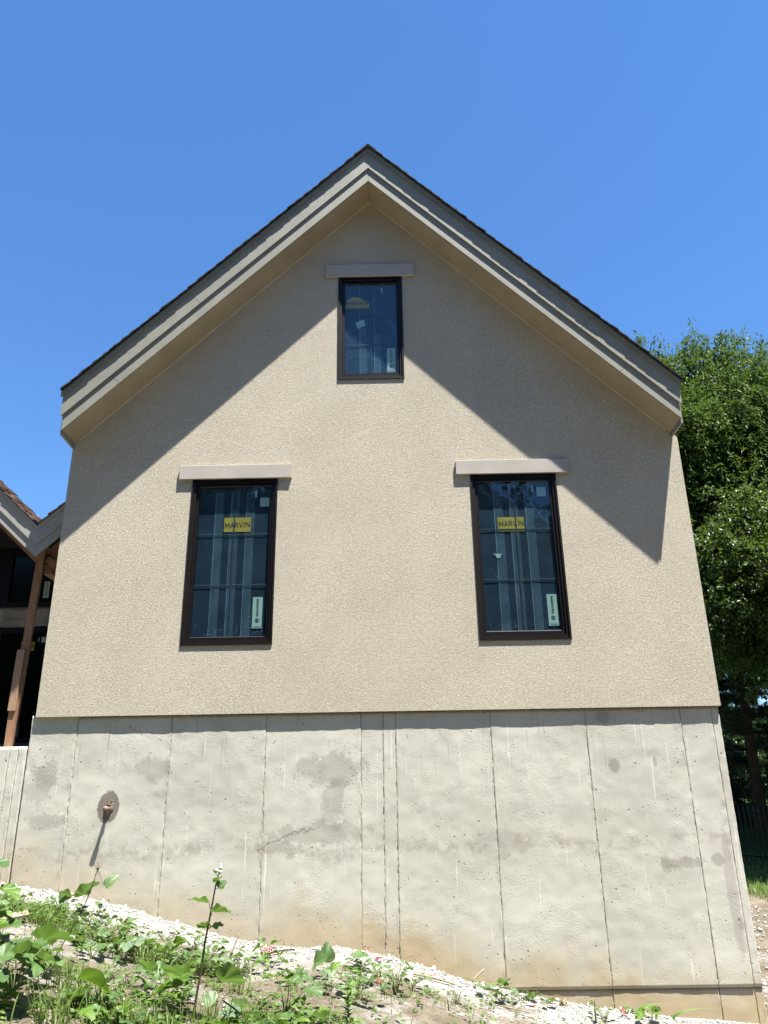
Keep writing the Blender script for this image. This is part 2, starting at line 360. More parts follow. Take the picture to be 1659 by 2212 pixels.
# ------------------------------------------------------------------ text
def text_mesh(s, size, bold=.03, sx=1.0):
    c = bpy.data.curves.new('print', 'FONT'); c.body = s; c.size = size; c.offset = bold * size; c.align_x = 'CENTER'; c.align_y = 'CENTER'; c.resolution_u = 2; c.space_character = 1.04
    o = bpy.data.objects.new('print', c); COL.objects.link(o)
    dg = bpy.context.evaluated_depsgraph_get(); me = bpy.data.meshes.new_from_object(o.evaluated_get(dg))
    vs = [(v.co.x * sx, v.co.y) for v in me.vertices]; fs = [tuple(p.vertices) for p in me.polygons]
    bpy.data.objects.remove(o); bpy.data.curves.remove(c); bpy.data.meshes.remove(me)
    cx = (min(v[0] for v in vs) + max(v[0] for v in vs)) / 2; cy = (min(v[1] for v in vs) + max(v[1] for v in vs)) / 2
    return [(a - cx, b - cy) for a, b in vs], fs
def grotesk(word, h):
    # heavy sans capitals drawn as strokes: M A R V I N
    P = {'M': (1.0, [[(.1, 0), (.1, 1)], [(.1, .95), (.5, .25)], [(.5, .25), (.9, .95)], [(.9, 0), (.9, 1)]]),
         'A': (.92, [[(.08, 0), (.46, 1)], [(.46, 1), (.84, 0)], [(.22, .30), (.70, .30)]]),
         'R': (.80, [[(.1, 0), (.1, 1)], [(.1, .91), (.50, .91)], [(.50, .91), (.64, .84)], [(.64, .84), (.68, .70)], [(.68, .70), (.62, .55)], [(.62, .55), (.48, .48)], [(.1, .48), (.48, .48)], [(.42, .46), (.74, 0)]]),
         'V': (.90, [[(.08, 1), (.45, 0)], [(.45, 0), (.82, 1)]]), 'I': (.34, [[(.17, 0), (.17, 1)]]), 'N': (.92, [[(.1, 0), (.1, 1)], [(.1, .95), (.82, .05)], [(.82, 0), (.82, 1)]])}
    vs = []; fs = []; x = 0; w = .085
    for ch in word:
        adv, st = P[ch]
        for (a, b), (c, d) in st:
            L = math.hypot(c - a, d - b); nx, ny = -(d - b) / L * w, (c - a) / L * w; ex = 0.0
            o = len(vs); vs += [((x + a + nx) * h, (b + ny) * h), ((x + a - nx) * h, (b - ny) * h), ((x + c - nx) * h, (d - ny) * h), ((x + c + nx) * h, (d + ny) * h)]; fs.append((o, o + 1, o + 2, o + 3))
        x += adv + .10
    tw = (x - .10) * h; return [(p - tw / 2, q - h / 2) for p, q in vs], fs
def put_text(mb, s, size, x, y, z, rot=0, m=1, bold=.03, width=None):
    vs, fs = grotesk(s, size * .74) if s == 'MARVIN' else text_mesh(s, size, bold)
    if width:
        w = max(v[0] for v in vs) - min(v[0] for v in vs); k = width / w; vs = [(a * k, b) for a, b in vs]
    c, sn = math.cos(rot), math.sin(rot)
    mb.add([(x + a * c - b * sn, y, z + a * sn + b * c) for a, b in vs], fs, m)

# ------------------------------------------------------------------ ground
def hgt(x, y):
    x = np.asarray(x, float); y = np.asarray(y, float)
    b = np.interp(x, BX[:, 0], BX[:, 1])
    front = b + .05 * np.maximum(y, -15)
    by = np.interp(y, [0, 3, 8, 11, 16, 20, 30, 45], [0, .13, .42, .62, 1.75, 2.3, 2.7, 3.0])
    back = np.interp(y, [0, 6], [1, 0]) * b + (1 - np.interp(y, [0, 6], [1, 0])) * -2.66 + by
    r = np.where(y < 0, front, back)
    # the yard falls a little to the right, towards the fence
    r = r - np.where((y > 6) & (y < 16) & (x > 8), np.clip((x - 8) * .16, 0, .5) * np.clip((16 - y) / 4, 0, 1), 0)
    return r
def hfull(x, y):
    x = np.asarray(x, float); y = np.asarray(y, float)
    near = np.clip(1 - np.abs(y + 1.5) / 9, 0, 1)
    e = np.clip((np.abs(y) + .0) / .12, .25, 1)
    n = fbm(x * 1.4, y * 1.4, 1) * .035 + fbm(x * 6, y * 6, 2) * .017 + fbm(x * 19, y * 19, 4) * .008
    mound = .035 * np.exp(-((y + .22) / .22) ** 2) * (1 + fbm(x * 3.1, y * 2, 9)) + .05 * np.exp(-((y + .95) / .4) ** 2) * np.clip(fbm(x * 1.1, y * 1.5, 12), 0, 1) * (x > -1)
    return hgt(x, y) + n * near * e + mound
def axis(a, b, fine0, fine1, st, grow=1.25):
    xs = list(np.arange(fine0, fine1, st)); s = st
    p = fine0
    left = []
    while p > a: s *= grow; p -= s; left.append(p)
    s = st; p = xs[-1]; right = []
    while p < b: s *= grow; p += s; right.append(p)
    return np.array(left[::-1] + xs + right)
gx = axis(-900, 900, -3.9, 4.2, .032); gy = axis(-900, 900, -4.2, .4, .032, 1.22)
X, Y = np.meshgrid(gx, gy, indexing='ij'); Z = hfull(X, Y)
V = np.stack([X, Y, Z], -1).reshape(-1, 3); nx, ny = X.shape
I, J = np.meshgrid(np.arange(nx - 1), np.arange(ny - 1), indexing='ij'); a = (I * ny + J).ravel()
ground = np_mesh('ground', V, np.stack([a, a + ny, a + ny + 1, a + 1], -1), GROUND, smooth=True)
tag(ground, 'pale dirt slope falling to the right along the foot of the concrete wall', 'ground', kind='structure')

# ------------------------------------------------------------------ house: gable wall with openings
W = 3.31; AX = -.028; ZA = 6.192      # wall half width, apex x, apex z of the soffit line (45 degree roof)
def roofz(x): return ZA - abs(x - AX)
house = empty('house', (0, 0, 0)); tag(house, 'beige stucco house gable with steep roof on a bare concrete foundation wall', 'house')
holes = [(-1.954, -1.045, .672, 2.467), (1.030, 1.939, .672, 2.467), (-.400, .347, 3.673, 5.058)]
gw = bmesh.new()
xs = sorted(set([-W, W, AX] + [h[0] for h in holes] + [h[1] for h in holes]))
cache = {}
def gv(x, z):
    k = (round(x, 4), round(z, 4))
    if k not in cache: cache[k] = gw.verts.new((x, 0, z))
    return cache[k]
zcuts = sorted(set([0] + [h[2] for h in holes] + [h[3] for h in holes]))
for i in range(len(xs) - 1):
    x0, x1 = xs[i], xs[i + 1]; xm = (x0 + x1) / 2
    t0, t1 = roofz(x0) + .02, roofz(x1) + .02
    zs = [z for z in zcuts if z < min(t0, t1) - .01]
    for k in range(len(zs)):
        z0 = zs[k]; last = k == len(zs) - 1
        zm = (z0 + (min(t0, t1) if last else zs[k + 1])) / 2
        if any(h[0] < xm < h[1] and h[2] < zm < h[3] for h in holes): continue
        if last: gw.faces.new([gv(x0, z0), gv(x1, z0), gv(x1, t1), gv(x0, t0)])
        else: gw.faces.new([gv(x0, z0), gv(x1, z0), gv(x1, zs[k + 1]), gv(x0, zs[k + 1])])
bmesh.ops.recalc_face_normals(gw, faces=gw.faces)
r = bmesh.ops.extrude_face_region(gw, geom=list(gw.faces))
for v in r['geom']:
    if isinstance(v, bmesh.types.BMVert): v.co.y = .16
bmesh.ops.recalc_face_normals(gw, faces=gw.faces)
me = bpy.data.meshes.new('gable_wall'); gw.to_mesh(me); me.materials.append(STUCCO); gw.free()
link('gable_wall', me, house)
HD = 9.0
b = MB(); b.box(-W, -W + .15, .163, HD - .163, 0, 2.90); b.build('side_wall', STUCCO, house)
b = MB(); b.box(W - .15, W, .163, HD - .163, 0, 2.90); b.build('side_wall', STUCCO, house)
b = MB(); b.prism_xz([(-W, 0), (W, 0), (W, roofz(W)), (AX, ZA), (-W, roofz(-W))], HD - .16, HD); b.build('rear_wall', STUCCO, house)
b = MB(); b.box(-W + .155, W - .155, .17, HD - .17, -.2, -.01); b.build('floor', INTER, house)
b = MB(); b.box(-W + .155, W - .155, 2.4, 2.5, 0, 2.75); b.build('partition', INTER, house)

# foundation wall: separate form-panel faces with ragged seams between them
found = MB().box(-3.355, 3.295, .075, .28, -3.4, -.006).build('foundation_wall', CONC, house)
def cpanel(x0, x1, z0, z1, yoff, seed, parent, st=.028, amp=.0075, ylip=0.0, topseg=True):
    nx = max(7, int((x1 - x0) / st)); nz = max(3, int((z1 - z0) / st))
    xx = np.concatenate([[x0 + .001, x0 + .005], np.linspace(x0 + .012, x1 - .012, nx - 4), [x1 - .005, x1 - .001]]); zz = np.linspace(z0 + .0015, z1 - .0015, nz)
    X, Z = np.meshgrid(xx, zz, indexing='ij')
    Yv = .04 + yoff - amp * (fbm(X * 2.3 + seed, Z * 2.0, seed, 4)) + .0030 * (fbm(X * 13, Z * 13, seed + 5, 3))
    de = np.minimum(X - x0, x1 - X)
    rag = .5 + .5 * vnoise(Z * 30, Z * 0 + seed, 3)
    Yv += (de < .003) * (.002 + .011 * rag * rag)
    Yv -= (np.abs(de - .005) < .002) * .0035 * np.clip(fbm(Z * 25, X * 3, seed, 3) * 3, -.4, 1)
    V = np.stack([X, Yv, Z], -1).reshape(-1, 3)
    I, J = np.meshgrid(np.arange(nx - 1), np.arange(nz - 1), indexing='ij'); a = (I * nz + J).ravel()
    F = np.stack([a, a + nz, a + nz + 1, a + 1], -1)
    # rim back to the core of the wall
    rim = [i * nz for i in range(nx)] + [(nx - 1) * nz + j for j in range(1, nz)] + [i * nz + nz - 1 for i in range(nx - 2, -1, -1)] + [j for j in range(nz - 2, 0, -1)]
    o = len(V); RV = V[rim].copy(); RV[:, 1] = .078; V = np.vstack([V, RV]); n = len(rim)
    RF = np.array([[rim[k], o + k, o + (k + 1) % n, rim[(k + 1) % n]] for k in range(n)])
    return np_mesh('concrete_panel', V, np.vstack([F, RF]), CONC, parent=parent, smooth=True)
XJ = [-3.358, -2.904, -1.989, -1.075, -.160, .052, .1746, 1.089, 2.003, 2.918, 3.222, 3.298]
for i in range(len(XJ) - 1):
    narrow = XJ[i + 1] - XJ[i] < .3
    cpanel(XJ[i], XJ[i + 1], -2.371, .018 if i == 0 else -.004, 0 if not narrow else .002, i * 1.7 + 2, found, amp=.002 if narrow else .0046)
FIN = simple('grout_fin', (.47, .45, .38), .9, .15, 60)
def fin(x, z0, z1, seed, parent):
    rr = random.Random(seed); b = MB(); z = z0; vs = []
    while z < z1:
        on = rr.random() < .62; h_ = rr.uniform(.002, .009) if on else .0006; w_ = rr.uniform(.0015, .0045)
        dx = rr.uniform(-.002, .002); vs += [(x + dx - w_, .046, z), (x + dx, .040 - h_, z), (x + dx + w_, .046, z)]
        z += rr.uniform(.008, .035)
    n = len(vs) // 3; b.add(vs, [(3 * i + a, 3 * i + 3 + a, 3 * i + 4 + a, 3 * i + 1 + a) for i in range(n - 1) for a in (0, 1)]); return b.build('grout_fin', FIN, parent)
for i in range(1, len(XJ) - 2): fin(XJ[i], -2.36, -.02, i * 5 + 1, found)
for i in range(6, len(XJ) - 1):
    cpanel(XJ[i], XJ[i + 1], -3.3, -2.374, .012, i * 1.3 + 40, found, amp=.004)

# roof: deck slabs, drip strip, fascia boards, soffits, shingles
FY = -.362       # face of the lower fascia board
def slope_prism(mb, side, xa, xb, lo, hi, y0, y1, plumb=(True, True), m=0):
    """board following the 45 degree rake; xa/xb = distance from the apex; lo/hi vertical offsets above the soffit line"""
    pts = []
    for (d, off, end) in ((xa, lo, 0), (xb, lo, 1), (xb, hi, 1), (xa, hi, 0)):
        sh = 0 if plumb[end] else (off - lo) / 2       # square butt cut: the top of the cut sits nearer the eave
        dd = d + sh; pts.append((AX + side * dd, ZA - dd + off))
    mb.prism_xz(pts, y0, y1, m)
G = .0025
for s, jb, ja, js in ((-1, [2.72], [1.9], [.55]), (1, [2.70], [2.33], [2.0])):
    end = 3.285
    # lower fascia (B)
    cuts = [0] + jb + [end - .01]
    for k in range(len(cuts) - 1):
        b = MB(); slope_prism(b, s, cuts[k] + (G / 2), cuts[k + 1] - G / 2, 0.0, .215, FY, FY + .019, (k == 0, k == len(cuts) - 2)); b.build('fascia_board', TRIM, house)
    # upper fascia (A), proud of it
    cuts = [0] + ja + [end + .012]
    for k in range(len(cuts) - 1):
        b = MB(); slope_prism(b, s, cuts[k] + (G / 2), cuts[k + 1] - G / 2, .180, .440, FY - .020, FY - .001, (k == 0, k == len(cuts) - 2)); b.build('fascia_board', TRIM, house)
    cuts = [0] + js + [end + .03]
    for k in range(len(cuts) - 1):
        b = MB(); slope_prism(b, s, cuts[k] + G / 2, cuts[k + 1] - G / 2, .418, .478, FY - .041, FY - .021, (k == 0, k == len(cuts) - 2)); b.build('drip_strip', DRIP, house)
    b = MB(); slope_prism(b, s, .001, end - .018, .004, .030, FY + .020, -.001); b.build('soffit', SOFFIT, house)
    b = MB(); slope_prism(b, s, .0, end - .06, -.007, .003, -.010, .0); b.build('caulk_bead', BEAD, house)
    x0, x1 = sorted((s * (end - .016) + AX, s * (end + .004) + AX))
    zb = ZA - end - .035
    MB().box(x0, x1, FY + .0205, -.0, zb, zb + .30).build('end_cap', TRIM, house)
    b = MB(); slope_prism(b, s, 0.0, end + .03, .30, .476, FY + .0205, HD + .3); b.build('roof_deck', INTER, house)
    b = MB(); slope_prism(b, s, 3.286, end + .012, .05, .299, .0, HD + .2); b.build('eave_board', TRIM, house)

# shingles: every course along the rake its own pieces, the field behind joined
roofpart = MB().box(AX - .015, AX + .015, FY, HD + .3, ZA + .44, ZA + .50).build('roof', SHDARK, house)
def shingle_piece(mb, side, d0, L, y0, y1, base, lift, th, apex=(AX, ZA), slope=1.0, m=0):
    # tilted slab lying on the slope from distance d0 (upper edge) to d0+L (lower edge, lifted)
    pts = [(d0, base), (d0 + L, base + lift), (d0 + L, base + lift + th), (d0, base + th * .6)]
    mb.prism_xz([(apex[0] + side * d, apex[1] - slope * d + o) for d, o in pts], y0, y1, m)
NC = 34; EXPO = 3.33 / NC
protos = []
for s in (-1, 1):
    for k in range(NC):
        d0 = k * EXPO
        for q in range(2):
            if q == 1 and random.random() < .45: continue
            b = MB(); j = random.uniform(-.003, .003)
            shingle_piece(b, s, max(0, d0 - .03) + (.02 if q else 0), EXPO * (1.25 if q == 0 else .85) + random.uniform(-.01, .012), FY - .071 + j, -.05, .480 + .010 * q, .011 + random.uniform(0, .004), .011 + random.uniform(0, .003))
            b.build('shingle', SHDARK, roofpart)
fld = MB()
for s in (-1, 1):
    for k in range(NC):
        y = -.048
        while y < HD + .2:
            y2 = min(y + random.uniform(.25, .34), HD + .32)
            shingle_piece(fld, s, max(0, k * EXPO - .02), EXPO * 1.2, y + .002, y2 - .002, .480, .016 + random.uniform(0, .006), .014)
            y = y2
tag(fld.build('shingle_field', SHDARK, roofpart), kind='stuff')
cap = MB()
for k in range(40):
    y = FY - .07 + k * .24
    cap.prism_xz([(AX - .10, ZA + .405), (AX, ZA + .502), (AX + .10, ZA + .405), (AX + .10, ZA + .417), (AX, ZA + .515), (AX - .10, ZA + .417)], y, y + .25 - .004)
cap.build('ridge_cap', SHDARK, roofpart)

# lintels
for (x0, x1, z0, z1) in ((-2.103, -.892, 2.468, 2.626), (.874, 2.093, 2.468, 2.628), (-.553, .498, 5.062, 5.232)):
    b = bmesh.new(); bmesh.ops.create_cube(b, size=1)
    for v in b.verts: v.co = Vector(((x0 + x1) / 2 + v.co.x * (x1 - x0), -.017 + v.co.y * .036, (z0 + z1) / 2 + v.co.z * (z1 - z0)))
    bmesh.ops.bevel(b, geom=list(b.edges), offset=.003, segments=1, affect='EDGES')
    me = bpy.data.meshes.new('lintel'); b.to_mesh(me); b.free(); me.materials.append(LINTEL); link('lintel', me, house)

# windows
def ring(mb, o, i, y0, y1, m=0):
    (a0, a1, c0, c1), (b0, b1, d0, d1) = o, i
    mb.box(a0, b0, y0, y1, c0, c1, m); mb.box(b1, a1, y0, y1, c0, c1, m)
    mb.box(b0, b1, y0, y1, c0, d0, m); mb.box(b0, b1, y0, y1, d1, c1, m)
def sticker_white(par, x0, x1, z0, z1, slant=0.0):
    y = .0520; b = MB(); cx = (x0 + x1) / 2; b.box(x0, x1, y, y + .001, z0, z1, 0)
    w = x1 - x0; h = z1 - z0; yy = y - .0012
    put_text(b, 'MARVIN', w * .36, cx, yy, z1 - h * .34, -math.pi / 2, 1, .016, h * .54)
    # hexagonal swirl emblem: nested hexagon outlines, one left open
    ez = z0 + h * .25
    for r_, t_, gap in ((.235, .055, 0), (.150, .045, 1), (.065, .045, 0)):
        for k in range(6):
            if gap and k == 4: continue
            p = []
            for rr in (r_ * w, (r_ - t_) * w):
                for kk in (k, k + 1): a = math.radians(90 + 60 * kk); p.append((cx + rr * math.cos(a), yy, ez + rr * math.sin(a)))
            b.add([p[0], p[1], p[3], p[2]], [(0, 1, 2, 3)], 1)
    b.box(x0 + w * .12, x1 - w * .12, yy, yy + .0005, z0 + h * .055, z0 + h * .072, 2)
    b.box(x0 + w * .2, x1 - w * .1, yy, yy + .0005, z0 + h * .03, z0 + h * .042, 2)
    return b.build('sticker', [WHT, INK, GREYINK], par)
def window(o, g, left):
    wroot = empty('window'); wroot.parent = house
    x0, x1, z0, z1 = o; gx0, gx1, gz0, gz1 = g
    f = .040; inn = (x0 + f, x1 - f, z0 + f + .008, z1 - f)
    b = MB(); ring(b, (x0 + .001, x1 - .001, z0 + .001, z1 - .001), inn, .003, .10)
    ring(b, (x0 - .004, x1 + .004, z0 - .004, z1 + .001), (x0 + .014, x1 - .014, z0 + .016, z1 - .014), -.014, .0025)
    b.build('frame', FRAME, wroot)
    b = MB(); ring(b, (inn[0] + .001, inn[1] - .001, inn[2] + .001, inn[3] - .001), (gx0, gx1, gz0, gz1), .022, .085); b.build('sash', SASH, wroot)
    MB().box(gx0 - .003, gx1 + .003, .040, .046, gz0 - .003, gz1 + .003).build('pane', GLASS, wroot)
    b = MB(); b.box(gx0, gx1, .0385, .0396, gz0, gz0 + (.010 if left == 1 else .006)); b.box(gx0, gx1, .0385, .0396, gz1 - .003, gz1); b.build('glazing_bead', BEADM, wroot)
    return wroot
def bar(par, x0, x1, z0, z1, lit):
    b = MB()
    b.box(x0, x1, .0472, .0498, z0, z1, 0)
    if lit: b.box(x0, x1, .0464, .0471, z1 - .004, z1, 1)  # paler strip paints the sunlit top edge onto the bar
    b.build('muntin', [BARM, BARL], par)
def film(par, x0, x1, z0, z1, y, mat, name='protective_film', top=None):
    n = 14; b = MB()
    for k in range(n):
        za = z0 + (z1 - z0) * k / n; zb = z0 + (z1 - z0) * (k + 1) / n
        wv = lambda z: .0008 * math.sin(z * 5 + x0 * 9)
        b.add([(x0, y + wv(za), za), (x1, y + wv(za), za), (x1, y + wv(zb), zb), (x0, y + wv(zb), zb)], [(0, 1, 2, 3)])
    return b.build(name, mat, par)
def marks(par, x0, x1, z0, z1, n, seed, m=None):
    rr = random.Random(seed); b = MB()
    for k in range(n):
        x = rr.uniform(x0, x1); z = rr.uniform(z0, z1); L = rr.uniform(.01, .05); a = rr.uniform(0, 6.28); t = rr.uniform(.0012, .003)
        p = [Vector((x, 0, z))]
        for q in range(3): a += rr.uniform(-.9, .9); p.append(p[-1] + Vector((math.cos(a), 0, math.sin(a))) * L / 3)
        for q in range(3):
            d = (p[q + 1] - p[q]).normalized(); nrm = Vector((-d.z, 0, d.x)) * t / 2
            b.add([(v.x, .0530, v.z) for v in (p[q] - nrm, p[q + 1] - nrm, p[q + 1] + nrm, p[q] + nrm)], [(0, 1, 2, 3)])
    b.build('film_crease', m or FOLDL, par)
GL = [(-1.880, -1.112, .755, 2.400), (1.103, 1.870, .762, 2.403), (-.326, .281, 3.762, 4.998)]
# lower left window
w = window(holes[0], GL[0], 0)
film(w, -1.878, -1.114, .757, 2.398, .0580, FILM)
for x in (-1.705, -1.539, -1.373):
    film(w, x, x + .087, .757, 2.34, .0550, FOLD, 'film_fold'); film(w, x - .002, x + .002, .757, 2.34, .0535, FOLDL, 'film_crease')
bar(w, -1.502, -1.490, .757, 2.398, False)
for z in (1.852, 1.300): bar(w, -1.878, -1.506, z, z + .009, True); bar(w, -1.486, -1.114, z, z + .009, True)
b = MB(); b.box(-1.605, -1.321, .0512, .0520, 1.886, 2.047, 0); put_text(b, 'MARVIN', .082, -1.463, .0506, 1.962, .03, 1, .014, .262)
b.build('sticker', [YEL, INK], w)
sticker_white(w, -1.262, -1.162, .846, 1.172)
b = MB(); b.box(-1.232, -1.133, .0512, .0520, 2.168, 2.270, 0); b.box(-1.289, -1.268, .0512, .0520, 2.277, 2.352, 0)
b.build('sticker', [WHT], w)
marks(w, -1.85, -1.14, .765, .87, 26, 3); marks(w, -1.8, -1.2, .9, 1.8, 4, 4)
# lower right window
w = window(holes[1], GL[1], 1)
film(w, 1.105, 1.868, .764, 2.401, .0580, FILM)
for x, ww in ((1.268, .090), (1.434, .086), (1.600, .090)):
    film(w, x, x + ww, .764, 2.38, .0550, FOLD, 'film_fold'); film(w, x - .0035, x + .0015, .764, 2.38, .0535, FOLDL, 'film_crease')
bar(w, 1.481, 1.493, .764, 2.401, False)
for z in (1.856, 1.304): bar(w, 1.105, 1.477, z, z + .009, True); bar(w, 1.497, 1.868, z, z + .009, True)
b = MB(); b.box(1.295, 1.575, .0512, .0520, 1.836, 1.996, 0); put_text(b, 'MARVIN', .082, 1.438, .0506, 1.922, .03, 1, .014, .262)
b.build('sticker', [YEL, INK], w)
sticker_white(w, 1.740, 1.841, .820, 1.148)
b = MB(); b.box(1.735, 1.832, .0512, .0520, 2.228, 2.333, 0); b.box(1.683, 1.702, .0512, .0520, 2.275, 2.35, 0)
b.build('sticker', [WHT], w)
b = MB(); b.add([(1.222, .0515, 1.592), (1.322, .0515, 1.590), (1.300, .0515, 1.572), (1.298, .0515, 1.546), (1.258, .0515, 1.546), (1.256, .0515, 1.570)], [(5, 4, 3, 2, 1, 0)]); b.build('sticker', WHT, w)
marks(w, 1.15, 1.85, .77, .86, 22, 5); marks(w, 1.13, 1.8, 1.0, 1.6, 4, 6)
# top window
w = window(holes[2], GL[2], 2)
film(w, -.325, .280, 3.764, 4.996, .0580, FILMB)
film(w, -.154, -.075, 3.764, 4.4, .0550, FOLD, 'film_fold'); film(w, .015, .09, 3.764, 4.3, .0550, FOLD, 'film_fold')
for x in (-.156, .0125): film(w, x, x + .005, 3.764, 4.996, .0535, FOLDL, 'film_crease')
bar(w, -.028, -.016, 3.764, 4.996, False)
for z in (4.555, 4.150): bar(w, -.325, -.032, z, z + .012, z < 4.3); bar(w, -.012, .280, z, z + .012, False)
b = MB(); pts = [(-.319, 4.665), (-.043, 4.660), (-.042, 4.738), (-.085, 4.765), (-.12, 4.79), (-.155, 4.812), (-.19, 4.822), (-.23, 4.822), (-.265, 4.812), (-.295, 4.79), (-.318, 4.76)]
b.add([(x, .0515, z) for x, z in pts], [tuple(range(len(pts)))], 0); put_text(b, 'MARVIN', .062, -.182, .0506, 4.738, 0, 1, .014, .262)
b.build('sticker', [YEL, INK], w)
b = MB(); b.add([(x, .0515, z) for x, z in ((-.207, 4.465), (-.177, 4.379), (-.084, 4.425), (-.105, 4.509))], [(0, 1, 2, 3)]); b.box(.101, .116, .0515, .0523, 4.873, 4.949); b.build('sticker', WHT, w)
sticker_white(w, .158, .254, 3.787, 4.110)
b = MB()   # torn edge of the film hanging across the corner
p = [(-.02, 4.70), (.06, 4.63), (.16, 4.52), (.22, 4.42), (.27, 4.22), (.262, 4.38), (.20, 4.50), (.13, 4.58)]
b.add([(x, .0545, z) for x, z in p], [tuple(range(len(p)))]); b.build('film_fold', FOLD, w)
marks(w, -.31, .15, 3.77, 4.12, 60, 8); marks(w, -.14, .09, 3.765, 3.86, 18, 9)

# copper stub through the foundation
pipe = empty('water_pipe', (-2.52, .03, -.84)); tag(pipe, 'short corroded copper pipe stub poking out of the concrete wall', 'pipe')
b = MB(); b.tube([(0, .02, 0), (0, -.012, 0)], [.038, .034], 14); b.build('flange', BRASS, pipe, True)
b = MB(); b.tube([(0, -.01, 0), (.002, -.075, -.004)], .0155, 12); b.tube([(0, -.02, -.005), (.004, -.03, -.06)], [.012, .008], 8); b.build('stub', BRASS, pipe, True)
b = MB(); b.tube([(.002, -.074, -.004), (.002, -.078, -.004), (.003, -.104, -.005), (.003, -.106, -.005), (.003, -.104, -.005), (.003, -.085, -.005)], [.019, .023, .024, .021, .016, .013], 14); b.build('nozzle', BRASS, pipe, True)
b = MB(); b.tube([(-.035, -.005, .03), (.01, -.02, .045), (.055, -.006, .035)], .004, 6); b.tube([(.02, -.01, .05), (.03, -.02, .07)], [.010, .006], 6); b.build('wire', DRY, pipe)

# ------------------------------------------------------------------ wing under construction on the left
wing = empty('unfinished_porch', (-3.6, 0, 0)); wing.location = (0, 0, 0)
tag(wing, 'half built timber porch with grey valley fascia left of the stucco gable', 'porch')
VX = -3.604; VZ = 1.67; SL = .925
base = MB().box(-9, -3.362, .078, .30, -3.4, -.275).build('porch_wall', CONC, wing)
for x0, x1, sd_ in ((-3.452, -3.372, 3.3), (-3.535, -3.452, 5.1), (-4.45, -3.535, 7.7), (-5.36, -4.45, 9.9)):
    cpanel(x0, x1, -2.371, -.268, .0, sd_, base, amp=.004 if x1 - x0 < .3 else .008)
b = MB()   # ragged mortar crest on the low wall and on the corner of the main wall
for k in range(26):
    x = -3.40 - k * .06; b.tube([(x, .10, -.288), (x - .05, .115, -.286 + random.uniform(-.008, .010))], [.022, .018], 6)
b.build('wall_crest', CONC, wing, True)
def wboard(lo, hi, y0, y1, mat, name):
    # valley shaped boards: left arm up to the little ridge, right arm up to the house
    for side, d1 in ((-1, 4.2), (1, .285)):
        b = MB(); b.prism_xz([(VX, VZ + lo), (VX + side * d1, VZ + lo + SL * d1), (VX + side * d1, VZ + hi + SL * d1), (VX, VZ + hi)], y0, y1); b.build(name, mat, wing)
wboard(0, .135, .100, .119, FASCW, 'fascia_board'); wboard(.120, .315, .084, .099, FASCW, 'fascia_board'); wboard(.295, .335, .070, .083, FASCW, 'drip_strip')
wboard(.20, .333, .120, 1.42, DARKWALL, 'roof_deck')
V = []; nx_ = 24; ny_ = 12
for i in range(nx_):
    for j in range(ny_):
        x = -9 + (9 - 3.32) * i / (nx_ - 1); tt = (j / (ny_ - 1)); pz = min(VZ + SL * abs(x - VX) - .02, 5.3)
        V.append((x, 1.36 + 4.84 * tt, min(pz * (1 - tt ** 1.3) + 3.74 * tt ** 1.3, 5.3)))
a = [(i * ny_ + j) for i in range(nx_ - 1) for j in range(ny_ - 1)]
wr = np_mesh('roof', V, [(q, q + ny_, q + ny_ + 1, q + 1) for q in a], SHDARK, parent=wing)
Vv = []; Ff = []; Tn = []
def sh_np(p4lo, p4hi, tone):
    o = len(Vv); Vv.extend(p4lo + p4hi); Tn.extend([tone] * 8)
    Ff.extend([(o, o + 1, o + 2, o + 3), (o + 4, o + 7, o + 6, o + 5), (o, o + 4, o + 5, o + 1), (o + 1, o + 5, o + 6, o + 2), (o + 2, o + 6, o + 7, o + 3), (o + 3, o + 7, o + 4, o)])
for side, n0, n1 in ((-1, 0, 42), (1, 0, 3)):
    for k in range(n0, n1):
        dlo = k * .098; dhi = min(dlo + .115, 4.2 if side < 0 else .29)
        if dlo >= dhi: continue
        y = .052 + random.uniform(-.003, .003)
        while y < 1.4:
            y2 = y + random.choice((.06, .09, .13, .17)); lift = random.choice((0, .006, .011)); t = .340
            q = lambda d, yy, o: (VX + side * d, yy, VZ + SL * d + o)
            sh_np([q(dlo, y, t + .012 + lift), q(dlo, y2 - .003, t + .012 + lift), q(dhi, y2 - .003, t), q(dhi, y, t)],
                  [q(dlo, y, t + .024 + lift), q(dlo, y2 - .003, t + .024 + lift), q(dhi, y2 - .003, t + .008), q(dhi, y, t + .008)], random.random() ** 1.3)
            y = y2
o = np_mesh('shingles', Vv, Ff, SHING, tone=Tn, parent=wr); o['kind'] = 'stuff'
# timber post of two pieces
def lean_box(x0, x1, zb, x0t, x1t, zt, y0, y1):
    b = MB(); b.add([(x0, y0, zb), (x1, y0, zb), (x1, y1, zb), (x0, y1, zb), (x0t, y0, zt), (x1t, y0, zt), (x1t, y1, zt), (x0t, y1, zt)], [(3, 2, 1, 0), (4, 5, 6, 7), (0, 1, 5, 4), (1, 2, 6, 5), (2, 3, 7, 6), (3, 0, 4, 7)]); return b
lean_box(-3.742, -3.664, -.262, -3.700, -3.620, 1.82, .368, .406).build('post', WOOD, wing)
lean_box(-3.752, -3.676, .11, -3.744, -3.668, .73, .330, .366).build('post_splint', m_wood('splint_timber', (.33, .215, .145)), wing)
lean_box(-3.744, -3.672, -.262, -3.746, -3.674, .107, .352, .366).build('post_splint', WOOD, wing)
